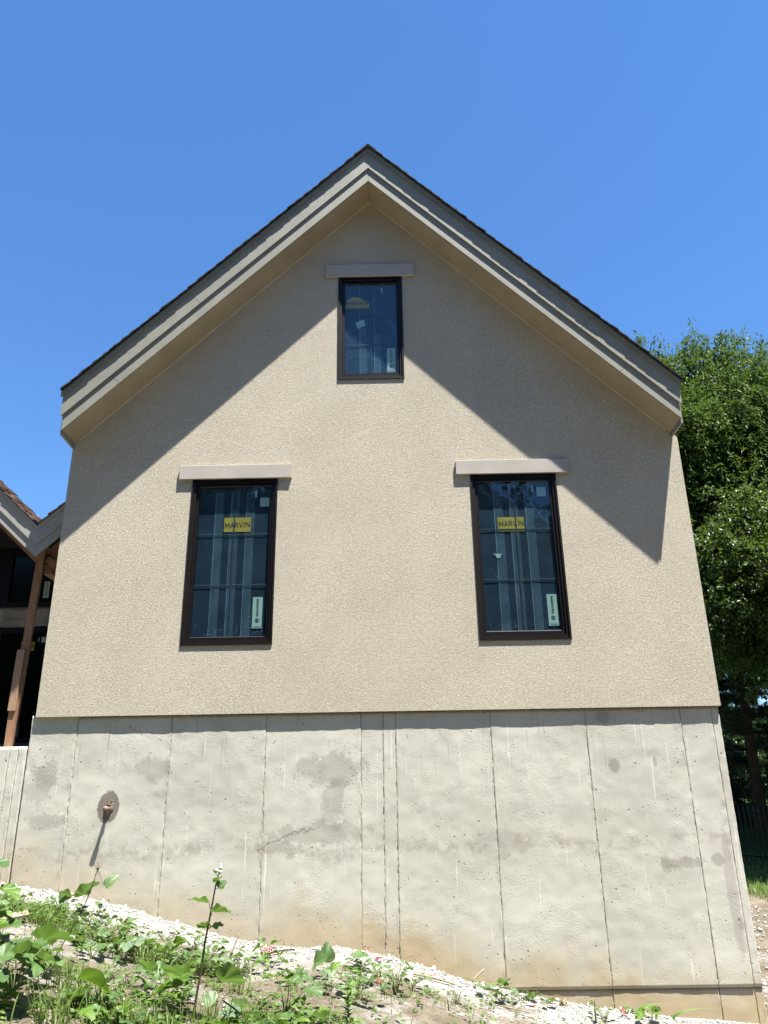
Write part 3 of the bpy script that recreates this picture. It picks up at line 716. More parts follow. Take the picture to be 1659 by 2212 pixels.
# rafters and braces
def timber(p, q, w=.045, h=.13, name='rafter', mat=WOOD):
    p = Vector(p); q = Vector(q); d = (q - p); L = d.length; M = Matrix.Translation(p) @ d.to_track_quat('X', 'Z').to_matrix().to_4x4()
    return MB().box(0, L, -w / 2, w / 2, -h / 2, h / 2, 0, M).build(name, mat, wing)
timber((-3.66, .46, 1.74), (-3.32, .46, 2.05), h=.15); timber((-3.66, .47, 1.74), (-7.4, .47, 5.2), h=.15)
timber((-3.60, .42, 1.74), (-3.34, .42, 1.52), h=.07, name='brace')
for y in (.95, 1.3): timber((-3.62, y, 1.76), (-7.2, y, 5.07), h=.12); timber((-3.62, y, 1.76), (-3.32, y, 2.03), h=.12)
timber((-3.62, .52, 1.70), (-3.62, 1.35, 1.70), w=.09, h=.2, name='beam')
b = MB(); b.box(-3.612, -3.566, .40, .404, 1.67, 1.79)
for k in range(5): b.box(-3.60 + (k % 2) * .018, -3.592 + (k % 2) * .018, .396, .40, 1.685 + k * .02, 1.692 + k * .02)
b.build('nail_plate', BLACK, wing)
MB().box(-9, -3.315, .302, 6.0, -.45, -.275).build('porch_floor', CONC, wing)
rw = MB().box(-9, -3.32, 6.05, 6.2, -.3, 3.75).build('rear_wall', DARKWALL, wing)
b = MB()
nseg = 30
for k in range(nseg):
    x0 = -8 + k * 4.6 / nseg; x1 = x0 + 4.6 / nseg; f = lambda x: 6.0 - .02 * math.sin(x * 9) - .012 * math.sin(x * 23 + 1)
    b.add([(x0, f(x0), 2.30 + .015 * math.sin(x0 * 7)), (x1, f(x1), 2.30 + .015 * math.sin(x1 * 7)), (x1, f(x1), 2.625), (x0, f(x0), 2.625)], [(0, 1, 2, 3)], 0)
put_text(b, 'MADE IN THE USA', .046, -6.55, 5.965, 2.448, 0, 1, .03, .33)
put_text(b, 'HOUSE WRAP', .020, -6.62, 5.965, 2.492, 0, 2, .0, .42) if False else None
b.build('house_wrap', [WRAP, REDINK, GREYINK], wing)
MB().box(-8, -3.4, 5.985, 6.03, 2.626, 2.660).build('flashing', simple('tape', (.18, .15, .12), .8), wing)
for (z0, z1, stick) in ((2.665, 3.72, 0), (.30, 2.285, 1)):
    w = empty('window'); w.parent = wing
    b = MB(); ring(b, (-8.2, -5.2, z0, z1), (-6.72, -5.3, z0 + .09, z1 - .09), 5.95, 6.04); b.build('frame', FRAME, w)
    MB().box(-6.72, -5.3, 5.99, 6.0, z0 + .09, z1 - .09).build('pane', DGLASS, w)
    if stick:
        b = MB(); b.box(-6.37, -6.125, 5.984, 5.988, 1.875, 2.035, 0); put_text(b, 'MARVIN', .082, -6.247, 5.98, 1.955, 0, 1, .03, .235); b.build('sticker', [YEL, INK], w)
        b = MB(); b.box(-6.02, -5.93, 5.984, 5.988, 2.02, 2.12); b.box(-6.075, -6.06, 5.984, 5.988, 2.03, 2.11); b.build('sticker', WHT, w)
        tp = simple('reflection_grey', (.08, .08, .075), .6); MB().box(-6.42, -6.39, 5.984, 5.988, .42, .75).build('reflection_strip', tp, w); MB().box(-6.22, -6.19, 5.984, 5.988, .40, .62).build('reflection_strip', tp, w)  # grey strips stand in for reflections, painted on the dark pane
        MB().box(-8.2, -5.2, 5.86, 5.948, .20, .298).build('sill', simple('grey_sill', (.13, .13, .125), .7), w)
    else:
        y = 5.984; b = MB(); b.box(-6.105, -6.005, y, y + .004, 2.83, 3.135, 0); put_text(b, 'MARVIN', .038, -6.055, y - .003, 3.03, -math.pi / 2, 1, .035, .17)
        for k in range(6):
            p = []
            for rr in (.027, .014):
                for kk in (k, k + 1): a = math.radians(90 + 60 * kk); p.append((-6.055 + rr * math.cos(a), y - .003, 2.905 + rr * math.sin(a)))
            b.add([p[0], p[1], p[3], p[2]], [(0, 1, 2, 3)], 1)
        b.build('sticker', [WHT, INK], w)

# ------------------------------------------------------------------ leaves in bulk (numpy)
def leaf_cloud(C, D, N, L, Wd, fold=.25, droop=0.0):
    """C centre, D direction, N normal (n,3); lens shaped leaves of 4 vertices, two triangles folded on the midrib"""
    n = len(C); D = D / (np.linalg.norm(D, axis=1, keepdims=True) + 1e-9)
    S = np.cross(D, N); S /= (np.linalg.norm(S, axis=1, keepdims=True) + 1e-9); U = np.cross(S, D)
    L = np.broadcast_to(np.asarray(L, float), (n,))[:, None]; Wd = np.broadcast_to(np.asarray(Wd, float), (n,))[:, None]
    a = C; b = C + D * L * .45 + S * Wd * .5 + U * Wd * fold; c = C + D * L - U * L * droop; d = C + D * L * .45 - S * Wd * .5 + U * Wd * fold
    V = np.stack([a, b, c, d], 1).reshape(-1, 3); o = np.arange(n)[:, None] * 4
    F = np.concatenate([o + np.array([[0, 1, 2]]), o + np.array([[0, 2, 3]])], 1).reshape(-1, 3)
    return V, F
def rdir(n):
    v = rng.normal(size=(n, 3)); return v / np.linalg.norm(v, axis=1, keepdims=True)
def crown(parent, mat, lobes, sprays, per, L, Wd, spread, droop=.5, shell=.55, tonefn=None, view=None):
    """lobes: (cx,cy,cz,rx,ry,rz). Sprays of leaves fan from twigs scattered through each lobe, denser towards its skin."""
    Vs = []; Fs = []; Ts = []; off = 0
    vols = np.array([l[3] * l[4] * l[5] for l in lobes]) ** (2 / 3); cnt = (sprays * vols / vols.sum()).astype(int) + 1
    for l, k in zip(lobes, cnt):
        u = rdir(k); rr = shell + (1 - shell) * rng.random((k, 1)) ** .6
        rr *= 1 + .13 * rng.normal(size=(k, 1))
        P = np.array(l[:3]) + u * rr * np.array(l[3:6])
        out = u * .8 + rng.normal(size=(k, 3)) * .4; out[:, 2] -= droop * .6
        out /= np.linalg.norm(out, axis=1, keepdims=True)
        ltone = rng.random((k, 1)) * .45 + rng.random() * .40 - .05
        C = np.repeat(P, per, 0); O = np.repeat(out, per, 0); T = np.repeat(ltone, per, 0).ravel()
        n = len(C)
        tpos = np.tile(np.linspace(0, 1, per), k)[:, None]
        C = C + O * tpos * spread + rng.normal(size=(n, 3)) * spread * .12; C[:, 2] -= droop * (tpos[:, 0] ** 2) * spread * .6
        D = O * .6 + rng.normal(size=(n, 3)) * .75; D[:, 2] -= droop
        Nn = rng.normal(size=(n, 3)) * .45 + np.array([0, 0, 1.0])
        V, F = leaf_cloud(C, D, Nn, L * (.7 + .6 * rng.random(n)), Wd * (.7 + .6 * rng.random(n)))
        Vs.append(V); Fs.append(F + off); off += len(V); Ts.append(np.repeat(np.clip(T + rng.normal(size=n) * .12, 0, 1), 4))
    return np_mesh('crown', np.vstack(Vs), np.vstack(Fs), mat, tone=np.concatenate(Ts), parent=parent)
def limbs(parent, base, top, r0, tips, seed):
    rr = random.Random(seed); b = MB(); base = Vector(base); top = Vector(top)
    pts = [base.lerp(top, t) + Vector((rr.uniform(-.12, .12), rr.uniform(-.12, .12), 0)) * (0 if t == 0 else 1) for t in (0, .15, .3, .5, .7, .85, 1)]
    b.tube(pts, [r0 * q for q in (1.25, 1, .88, .7, .5, .35, .18)], 9)
    for tp in tips:
        tp = Vector(tp); s = pts[rr.choice((2, 3, 4))]; mid = s.lerp(tp, .5) + Vector((rr.uniform(-.2, .2), rr.uniform(-.2, .2), rr.uniform(-.1, .4)))
        b.tube([s, mid, tp], [r0 * .4, r0 * .24, r0 * .06], 6)
    return b.build('trunk', BARK, parent, True)
def lobes_on(cx, cy, cz, rx, ry, rz, n, lr, seed, zmin=-1.0):
    r_ = np.random.default_rng(seed); L = []; i = 0
    while len(L) < n:
        i += 1; g = math.pi * (3 - math.sqrt(5)); zz = 1 - 2 * ((i % n) + .5) / n + r_.normal() * .06; zz = max(-1, min(1, zz))
        a = g * i + r_.normal() * .2; q = math.sqrt(1 - zz * zz); k = r_.uniform(.66, .93)
        if zz < zmin: L.append((cx + r_.normal() * rx * .4, cy + r_.normal() * ry * .4, cz + r_.normal() * rz * .3, lr, lr, lr)); continue
        s = lr * r_.uniform(.7, 1.3)
        L.append((cx + rx * k * q * math.cos(a), cy + ry * k * q * math.sin(a), cz + rz * k * zz, s, s, s * r_.uniform(.8, 1.1)))
    return L
# tall ash behind the house, right
t = empty('ash_tree', (10.2, 13.2, -2.1)); tag(t, 'tallest tree with glossy drooping narrow leaves rising behind the right eave', 'tree')
LB = lobes_on(0.0, -1.0, 6.6, 4.3, 3.6, 5.4, 70, 1.1, 3)
LB += [(-1.35, -1.6, 12.5, 1.0, 1.0, 1.15), (-2.9, -1.6, 12.9, .55, .55, .75), (-2.6, -1.6, 12.2, .7, .7, .7), (.35, -1.8, 11.9, 1.1, 1.1, .9), (-.6, -2, 12.1, 1.4, 1.2, 1.2), (-2.1, -1.8, 11.4, 1.2, 1.2, 1.2), (1.2, -2, 11.9, 1.2, 1, 1.2), (-2.6, -2.6, 9.8, 1.2, 1, 1.6), (-1.0, -3, 10.5, 1.3, 1.0, 1.6)]
LB += [(-3.4 + .9 * (k % 7) + random.uniform(-.3, .3), -3.2 + random.uniform(-.5, .3), 2.2 + 1.15 * (k // 7) + random.uniform(-.4, .4), .85, .7, .95) for k in range(56)]
LB = [l for l in LB if l[2] - l[5] > 3.9]
crown(t, LEAF_A, LB, 33000, 13, .135, .042, .38, droop=.55, shell=.2)
limbs(t, (0, 0, -.2), (-.3, -.6, 11.5), .30, [l[:3] for l in LB[::5]], 5)
# broadleaf maple lower right
t = empty('maple_tree', (10.3, 8.8, -2.2)); tag(t, 'yellow green broad leaved tree hanging low beside the right wall edge', 'tree')
LB = lobes_on(-1.1, 0, 5.9, 2.7, 2.0, 2.1, 38, .62, 11) + [(-3.4, -.3, 5.0, .5, .55, .45), (-3.1, -.5, 6.4, .5, .6, .5), (-3.4, -.2, 4.2, .4, .45, .35), (-2.6, -.5, 3.7, .45, .4, .35), (-1.6, -.5, 3.6, .5, .4, .35)]
crown(t, LEAF_B, LB, 8000, 9, .080, .052, .24, droop=.25, shell=.3)
limbs(t, (0, 0, -.2), (.1, 0, 7.0), .13, [l[:3] for l in LB[::3]], 6)
# pine
t = empty('pine_tree', (9.75, 14.6, -1.3)); tag(t, 'dark pine with sky showing between its branches beside the foundation top', 'tree')
b = MB(); b.tube([(0, 0, -.2), (.05, 0, 3), (.0, 0, 9)], [.17, .13, .03], 9); Cn = []; Dn = []
pr = random.Random(4)
for lv in range(17):
    z = 1.5 + lv * .42
    for k in range(6):
        a = pr.uniform(0, 6.28); L = (2.5 - lv * .12) * pr.uniform(.7, 1.1); tip = Vector((math.cos(a) * L, math.sin(a) * L, z + .35)); s = Vector((0, 0, z)); m_ = s.lerp(tip, .5) + Vector((0, 0, -.1))
        b.tube([s, m_, tip], [.035, .022, .008], 5)
        for q in range(20):
            f = .25 + .75 * q / 19; p = s.lerp(m_, f * 2) if f < .5 else m_.lerp(tip, f * 2 - 1)
            for w_ in range(3):
                tw = Vector((pr.uniform(-1, 1), pr.uniform(-1, 1), pr.uniform(-.3, .8))) * .28 * (1.15 - f * .4); c = p + tw
                for nn in range(22): Cn.append(tuple(c - tw * pr.random() * .5)); Dn.append((tw.x * 2 + pr.uniform(-.5, .5), tw.y * 2 + pr.uniform(-.5, .5), tw.z * 2 + pr.uniform(-.3, .6)))
b.build('trunk', BARK, t, True); Cn = np.array(Cn); Dn = np.array(Dn); n = len(Cn)
V, F = leaf_cloud(Cn, Dn, rdir(n), .13, .019, 0); np_mesh('crown', V, F, NEEDLE, tone=np.repeat(rng.random(n), 4), parent=t)
# dark shrubs behind the fence
for i, (x, y, s, lb) in enumerate(((9.1, 15.6, .9, 'dark shrub tight against the house corner behind the iron fence'), (11.4, 15.0, 1.2, 'bushy dark shrub behind the iron fence at the photo edge'),
                                   (13.6, 17.0, 1.6, 'large shaded bush further back on the bank beyond both fences'), (12.6, 19.5, 1.6, 'shaded thicket bush between the pine and the upper fence'))):
    z = float(hgt(x, y)); t = empty('shrub', (x, y, z)); tag(t, lb, 'shrub')
    LB = lobes_on(0, 0, s * .75, s * .9, s * .8, s * .75, 9, s * .38, 20 + i)
    crown(t, SHRUBL, LB, int(900 * s * s), 8, .09, .045, .2, droop=.2, shell=.2)
    limbs(t, (0, 0, -.1), (0, 0, s), .05 * s, [l[:3] for l in LB[::2]], i)
# woods: one mass beyond the fences and the trees facing the gable (they mirror in the lower windows)
def woods(name, label, spots, n, seed):
    L = [(x, y, float(hgt(x, y)) + h * .48, r_, r_, h * .52) for x, y, h, r_ in spots]
    o = crown(None, WOODL, L, n, 6, .42, .26, .7, droop=.3, shell=.6)
    bm = bmesh.new(); bm.from_mesh(o.data)      # close-set inner foliage: no gaps through the depth of the wood
    for l in L:
        r = bmesh.ops.create_icosphere(bm, subdivisions=3, radius=1)
        for v in r['verts']:
            k = .90 + .10 * math.sin(v.co.x * 5 + l[0]) * math.sin(v.co.y * 6 + v.co.z * 7)
            v.co = Vector((l[0] + v.co.x * l[3] * k, l[1] + v.co.y * l[4] * k, l[2] + v.co.z * l[5] * k))
    bm.to_mesh(o.data); bm.free()
    o.name = name; tag(o, label, 'woods', kind='stuff')
woods('far_woods', 'dark mass of woods low behind the fences and the pine', [(x, 25 + 3 * math.sin(x), 2.6, 2.6) for x in range(9, 34, 3)] , 5200, 1)
woods('facing_woods', 'line of trees facing the gable, seen only as dark reflections in the lower window glass, with unseen side rows added to block low sky light', [(x, -25 - 2 * math.cos(x), 16.0 + math.sin(x * 2.1), 3.6) for x in range(-32, 33, 4)] + [(sx * (23 + 2 * math.sin(y)), y, 13.0 + math.cos(y * 1.7), 3.6) for sx in (-1, 1) for y in range(-22, 1 if True else 0, 4)], 22000, 2)  # side rows are unseen, added to hold back light from the low sky

# ------------------------------------------------------------------ fences
def fence(P, label, hh):
    f = empty('iron_fence', (P[0][0], P[0][1], float(hgt(*P[0])))); tag(f, label, 'fence', 'black iron fences in the right yard')
    ox, oy, oz = f.location
    a = Vector((P[0][0], P[0][1], 0)); d = Vector((P[1][0], P[1][1], 0)) - a; L = d.length; d.normalize(); ang = math.atan2(d.y, d.x)
    pk = None; post = None; n = int(L / .105)
    for k in range(n + 1):
        p = a + d * k * .105; z = float(hgt(p.x, p.y)); isp = k % 20 == 0
        if isp and post is None:
            me = MB().box(-.027, .027, -.027, .027, -.1, hh + .06).v; bb = MB(); bb.box(-.027, .027, -.027, .027, -.1, hh + .04); bb.box(-.034, .034, -.034, .034, hh + .04, hh + .06); o = bb.build('post', BLACK, f); post = o.data
        elif isp: o = link('post', post, f)
        elif pk is None: o = MB().box(-.009, .009, -.009, .009, .06, hh).build('picket', BLACK, f); pk = o.data
        else: o = link('picket', pk, f)
        o.location = (p.x - ox, p.y - oy, z - oz); o.rotation_euler = (0, 0, ang)
    for zz in (.16, hh - .17, hh - .012):
        b = MB(); pts = []
        for k in range(0, n + 1, 4):
            p = a + d * k * .105; pts.append((p.x - ox, p.y - oy, float(hgt(p.x, p.y)) - oz + zz))
        b.tube(pts, .015, 4); b.build('rail', BLACK, f)
fence(((7.3, 11.3), (14.5, 10.2)), 'lower black iron picket fence standing on the lit grass strip', 1.22)
fence(((8.7, 16.4), (18.0, 15.6)), 'upper black iron picket fence on the dark bank below the pine', 1.15)

# ------------------------------------------------------------------ stones, grass, ground cover
def stones(name, label, X, Y, S, zoff=0.0):
    n = len(X); ico = [(0, 0, 1), (.9, 0, .1), (.3, .85, .2), (-.7, .5, 0), (-.75, -.45, .15), (.25, -.9, .05), (0, 0, -.6)]
    fs = [(0, 1, 2), (0, 2, 3), (0, 3, 4), (0, 4, 5), (0, 5, 1), (6, 2, 1), (6, 3, 2), (6, 4, 3), (6, 5, 4), (6, 1, 5)]
    B = np.array(ico); V = B[None] * (1 + .35 * rng.normal(size=(n, 7, 1)).clip(-1.2, 1.2)) * S[:, None, None] * np.array([1, 1, .7])
    a = rng.random(n) * 6.28; c, s = np.cos(a)[:, None], np.sin(a)[:, None]
    vx = V[..., 0] * c - V[..., 1] * s * .8; vy = V[..., 0] * s + V[..., 1] * c * .8
    Z = hfull(X, Y); V = np.stack([vx + X[:, None], vy + Y[:, None], V[..., 2] + (Z + S * .15 + zoff)[:, None]], -1).reshape(-1, 3)
    F = (np.arange(n)[:, None, None] * 7 + np.array(fs)[None]).reshape(-1, 3)
    o = np_mesh(name, V, F, STONE, tone=np.repeat(rng.random(n) ** .6, 7)); tag(o, label, 'gravel', kind='stuff')
n = 12000; X = rng.uniform(-3.9, 4.2, n); Y = -np.abs(rng.normal(0, .17, n)) + .02 + .15 * rng.random(n) * 0; S = .0035 + .011 * rng.random(n) ** 3 + .022 * (rng.random(n) > .988)
stones('gravel', 'white crushed limestone heaped along the foot of the concrete wall', X, np.minimum(Y, .02), S)
n = 7000; X = rng.uniform(-3.6, 3.8, n); Y = rng.uniform(-4.0, 0, n); keep = fbm(X * 1.2, Y * 1.2, 12) > -.1; X, Y = X[keep], Y[keep]; S = .004 + .016 * rng.random(len(X)) ** 4
stones('scattered_gravel', 'loose pale stones scattered over the dirt slope below the wall', X, Y, S)
n = 2500; X = rng.uniform(3.4, 6.5, n); Y = rng.uniform(0, 6, n); stones('yard_gravel', 'stones on the sunlit dirt patch round the right corner', X, Y, .008 + .03 * rng.random(n) ** 3)

def blades(P, H, spread, mat, name, label, width=.004, bend=.5, kind='stuff', parent=None, seg=3):
    """P (n,2) roots. tapered blades of seg segments"""
    n = len(P); a = rng.random(n) * 6.28; dx, dy = np.cos(a), np.sin(a); z0 = hfull(P[:, 0], P[:, 1]) - .005
    w = width * (.6 + .8 * rng.random(n)); lean = spread * (.3 + rng.random(n)); V = np.zeros((n, 2 * seg + 1, 3)); sx, sy = -dy, dx
    for k in range(seg):
        t = k / seg; hz = H * (t - bend * .35 * t * t * lean); off = H * lean * t * t * .8
        for q, sg in ((0, 1), (1, -1)):
            ww = w * (1 - t * .6) * sg
            V[:, 2 * k + q] = np.stack([P[:, 0] + dx * off + sx * ww, P[:, 1] + dy * off + sy * ww, z0 + hz], -1)
    V[:, 2 * seg] = np.stack([P[:, 0] + dx * H * lean * .8, P[:, 1] + dy * H * lean * .8, z0 + H * (1 - bend * .35 * lean) * .96], -1)
    T = []
    for k in range(seg - 1): T += [(2 * k, 2 * k + 1, 2 * k + 3), (2 * k, 2 * k + 3, 2 * k + 2)]
    T.append((2 * seg - 2, 2 * seg - 1, 2 * seg))
    F = (np.arange(n)[:, None, None] * (2 * seg + 1) + np.array(T)[None]).reshape(-1, 3)
    o = np_mesh(name, V.reshape(-1, 3), F, mat, tone=np.repeat(rng.random(n), 2 * seg + 1), parent=parent)
    if kind: tag(o, label, 'grass', kind=kind)
    return o
# density of green: high lower-left, thinning to the right and towards the wall
def density(x, y):
    x = np.asarray(x, float); y = np.asarray(y, float); w = fbm(x * 1.3, y * 1.3, 44) * .16
    sm = lambda v, a, b: np.clip((v - a) / (b - a), 0, 1)
    yy = y + w
    upper = np.exp(-((yy + .95) / .27) ** 2) * sm(-x, .85, 1.4)                        # band of vines below the chalk
    upper = upper + .9 * np.exp(-(((x + 1.45) / .40) ** 2 + ((yy + 1.22) / .28) ** 2))
    lower = sm(-yy, 1.82, 2.1) * sm(-x, .55, 1.3)                                       # thick growth lower left
    mid = .75 * sm(-yy, 1.45, 1.9) * sm(-x, -.15, .3) * sm(x, -1.2, -.8)                # looser, before the bright plant
    few = .05 * sm(-y, .25, .6)
    right = .35 * np.exp(-(((x + .05) / .32) ** 2 + ((yy + .95) / .35) ** 2)) + .3 * np.exp(-(((x - .95) / .25) ** 2 + ((yy + .38) / .12) ** 2))
    return (upper + lower + mid + right) * np.clip(fbm(x * 3.1, y * 3.1, 31) * 3.0 + .62, .04, 1.1) + few
def scatter(n, x0=-3.7, x1=3.9, y0=-4.1, y1=-.1):
    X = rng.uniform(x0, x1, n); Y = rng.uniform(y0, y1, n); k = rng.random(n) < density(X, Y); return np.stack([X[k], Y[k]], -1)
P = scatter(13000); blades(P, .04 + .085 * rng.random(len(P)) ** 1.5, .9, GRASS, 'grass', 'short green grass and seedlings patchy on the slope below the wall', .0028)
tufts = [(-2.46, -1.13, .16, 160), (-1.74, -1.3, .17, 130), (-1.62, -1.45, .14, 90), (-1.9, -2.3, .22, 140), (-1.55, -2.6, .24, 140), (-2.2, -2.9, .2, 120), (-1.7, -2.95, .26, 120), (-2.6, -.8, .12, 80), (-.6, -1.5, .10, 40), (-.97, -1.6, .15, 60), (-1.0, -2.35, .2, 90),
         (.55, -1.0, .16, 22), (.12, -1.2, .12, 30), (-.75, -2.3, .2, 70), (-.2, -2.2, .12, 50), (1.72, -.42, .1, 20), (-1.25, -2.7, .25, 110), (-2.75, -2.0, .2, 100), (-2.35, -1.6, .14, 70), (1.1, -.35, .07, 30), (2.3, -.22, .10, 26), (-1.1, -1.0, .12, 50)]
TL = ['before the old plank', 'in the middle of the left slope', 'beside the middle left tuft', 'behind the big leaves lower left', 'at the bottom edge beside the drooping leaf', 'in the lower left corner', 'left of the stalk at the bottom edge', 'near the left end of the chalk strip',
      'in front of the two folded leaves', 'right of the hollyhock leaves', 'at the foot of the hollyhock', 'thin and dry on the bare chalk right of centre', 'under the leafy clump at centre', 'beside the round leaved plant', 'around the bright lance leaved plant', 'at the bottom right by the wall',
      'between the bottom leaves and the stalk', 'at the left edge below the plank', 'halfway up the left slope', 'among the leaves where the chalk narrows', 'at the far right foot of the wall', 'behind the hollyhock beside the chalk']
for (x, y, h, n), tl in zip(tufts, TL):
    n = int(n * .6)
    Pn = np.stack([rng.normal(0, .05 + n * .0004, n), rng.normal(0, .05, n)], -1) + np.array([x, y])
    o = blades(Pn, h * (.5 + .7 * rng.random(n)), .7, GRASS, 'grass_tuft', '', .0033, kind=None, seg=4)
    tag(o, 'green grass tuft growing ' + tl, 'grass tuft', 'grass tufts on the slope')
# tiny leaved ground cover
P = scatter(13000); n = len(P); k = 5; C = np.repeat(P, k, 0) + rng.normal(size=(n * k, 2)) * .022; z = hfull(C[:, 0], C[:, 1]) + .01 + .06 * rng.random(n * k) ** 1.6
D = rng.normal(size=(n * k, 3)); D[:, 2] = np.abs(D[:, 2]) * .3; Nn = rng.normal(size=(n * k, 3)) * .35 + np.array([0, 0, 1.])
V, F = leaf_cloud(np.stack([C[:, 0], C[:, 1], z], -1), D, Nn, .018 + .04 * rng.random(n * k), .014 + .024 * rng.random(n * k), .1)
tag(np_mesh('ground_cover', V, F, WEED, tone=np.repeat(rng.random(n * k), 4)), 'low small leaved weeds creeping over the dirt', 'weeds', kind='stuff')
# dry straw litter
P = scatter(7000); P = np.vstack([P, np.stack([rng.uniform(-3.3, 3, 900), rng.uniform(-3, -.3, 900)], -1)]); n = len(P); a = rng.random(n) * 6.28; z = hfull(P[:, 0], P[:, 1]) + .006
V, F = leaf_cloud(np.stack([P[:, 0], P[:, 1], z], -1), np.stack([np.cos(a), np.sin(a), rng.random(n) * .25], -1), np.tile(np.array([[0, 0, 1.]]), (n, 1)), .03 + .09 * rng.random(n), .004, 0)
tag(np_mesh('straw_litter', V, F, DRY), 'dry straw and dead stems lying on the slope', 'litter', kind='stuff')
# yard grass by the fence
P = np.stack([rng.uniform(6.2, 11, 9000), rng.uniform(6.4, 12, 9000)], -1); blades(P, .08 + .1 * rng.random(len(P)), .8, GRASS, 'yard_grass', 'rough grass by the lower iron fence in the right yard', .008)

# ------------------------------------------------------------------ broad leaves and the plants that carry them
def make_leaf(kind):
    """unit leaf, base at origin, pointing +X, up +Z; length 1"""
    V = []; F = []
    if kind == 'round':                          # lobed, scalloped mallow leaf
        n, rings = 30, 4
        V.append((.12, 0, 0))
        for r_ in range(1, rings + 1):
            for k in range(n):
                a = 2 * math.pi * (k + .5) / n - math.pi; q = r_ / rings
                rad = .50 * (1 + .10 * math.cos(5 * a)) * (1 + .035 * math.cos(15 * a)); notch = 1 - .55 * math.exp(-((abs(a) - math.pi) / .28) ** 2)
                x = .12 + (rad * math.cos(a) + .30 * (1 if q > 0 else 0)) * q * notch; y = rad * math.sin(a) * q * 1.04 * notch
                z = .20 * abs(math.sin(a * 2.5)) * q * .35 + .05 * math.sin(a * 7 + 1) * q * q + .10 * abs(y) - .16 * (x - .3) ** 2
                V.append((x, y, z))
    elif kind == 'heart':
        n, rings = 22, 3; V.append((.1, 0, 0))
        for r_ in range(1, rings + 1):
            for k in range(n):
                a = 2 * math.pi * (k + .5) / n - math.pi; q = r_ / rings
                rad = .36 * (1 + .75 * max(0, math.cos(a)) ** 6 + .16 * math.cos(2 * a + math.pi)); notch = 1 - .4 * math.exp(-((abs(a) - math.pi) / .35) ** 2)
                x = .1 + (rad * math.cos(a) + .25) * q * notch; y = rad * math.sin(a) * q * notch * 1.1
                V.append((x, y, .30 * abs(y) - .22 * x * x + .03 * math.sin(a * 5) * q))
    else:                                         # lance
        n, rings = 14, 2; V.append((.5, 0, 0))
        for r_ in range(1, rings + 1):
            for k in range(n):
                a = 2 * math.pi * k / n; q = r_ / rings
                x = .5 + .5 * math.cos(a) * q; w_ = .13 * math.sin(a) * q * (1 - .4 * math.cos(a)); V.append((x, w_, .6 * abs(w_) - .25 * x * x))
    for k in range(n): F.append((0, 1 + k, 1 + (k + 1) % n))
    for r_ in range(rings - 1):
        for k in range(n):
            a, b_ = 1 + r_ * n + k, 1 + r_ * n + (k + 1) % n; F.append((a, a + n, b_ + n)); F.append((a, b_ + n, b_))
    return V, F
LM = {}
for kd in ('round', 'heart', 'lance'):
    V, F = make_leaf(kd)
    for mn, mt in (('g', BIGLEAF), ('p', PALELEAF), ('y', YOUNG)):
        for vr in range(3):
            rr = random.Random(vr * 7 + 1); me = bpy.data.meshes.new('leaf')
            cr = (0, .35, -.25)[vr]
            VV = [(x, y * (1 - .15 * vr), z + cr * y * y * 1.2 + (.25 * vr) * -x * x * .6 + .05 * math.sin(6 * x + vr * 2) * y * 2) for x, y, z in V]
            me.from_pydata(VV, [], F); me.materials.append(mt); me.polygons.foreach_set('use_smooth', [True] * len(me.polygons)); me.update(); LM[kd, mn, vr] = me
def place_leaf(par, base, direc, size, kind='round', col='g', roll=0.0, var=None):
    o = link('leaf', LM[kind, col, random.randrange(3) if var is None else var], par)
    d = Vector(direc).normalized(); up = Vector((0, 0, 1)); y = up.cross(d); y = y.normalized() if y.length > .05 else Vector((0, 1, 0)); z = d.cross(y)
    R = Matrix((d, y, z)).transposed().to_4x4() @ Matrix.Rotation(roll, 4, 'X')
    o.matrix_local = Matrix.Translation(Vector(base)) @ R @ Matrix.Scale(size, 4)
    return o
def stem(par, pts, r0, r1=None, mat=STEM, name='stem'):
    n = len(pts); r1 = r0 * .5 if r1 is None else r1
    return MB().tube(pts, [r0 + (r1 - r0) * k / (n - 1) for k in range(n)], 6).build(name, mat, par, True)
def curve(p, q, bow=(0, 0, 0), n=5):
    p = Vector(p); q = Vector(q); bow = Vector(bow); return [p.lerp(q, k / (n - 1)) + bow * math.sin(math.pi * k / (n - 1)) for k in range(n)]
def root(name, x, y, label, cat='plant', group=None):
    t = empty(name, (x, y, float(hfull(x, y)) - .01)); tag(t, label, cat, group); return t
def leafy(name, x, y, n, size, h, spread, label, kind='round', col='g', seed=0, group=None, up=.25, cat='weed', leaf_cols=None):
    rr = random.Random(seed * 13 + 5); t = root(name, x, y, label, cat, group); b = MB()
    for k in range(n):
        a = k * 2.4 + rr.uniform(-.5, .5); q = rr.uniform(.35, 1); hh = h * rr.uniform(.45, 1.05)
        tip = Vector((math.cos(a) * spread * q, math.sin(a) * spread * q, hh)); b.tube(curve((rr.uniform(-.01, .01), rr.uniform(-.01, .01), 0), tip, (0, 0, h * .15), 4), [.004 * (.6 + size * 3), .0025 * (.6 + size * 3), .002, .0016], 5)
        s = size * rr.uniform(.65, 1.15); d = (math.cos(a) + rr.uniform(-.5, .5), math.sin(a) + rr.uniform(-.5, .5), up + rr.uniform(-.45, .45))
        place_leaf(t, tip, d, s, kind, col if not leaf_cols else rr.choice(leaf_cols), rr.uniform(-.6, .6))
    b.build('stem', STEM, t, True); return t
GRP = None
leafy('mallow_plant', -2.08, -2.62, 10, .20, .30, .22, 'large leaved mallow filling the lower left corner, biggest leaf folded up', seed=1)
t = root('mallow_plant', -2.34, -2.50, 'tallest mallow with leaves at several heights up the left edge of the photo', 'weed')
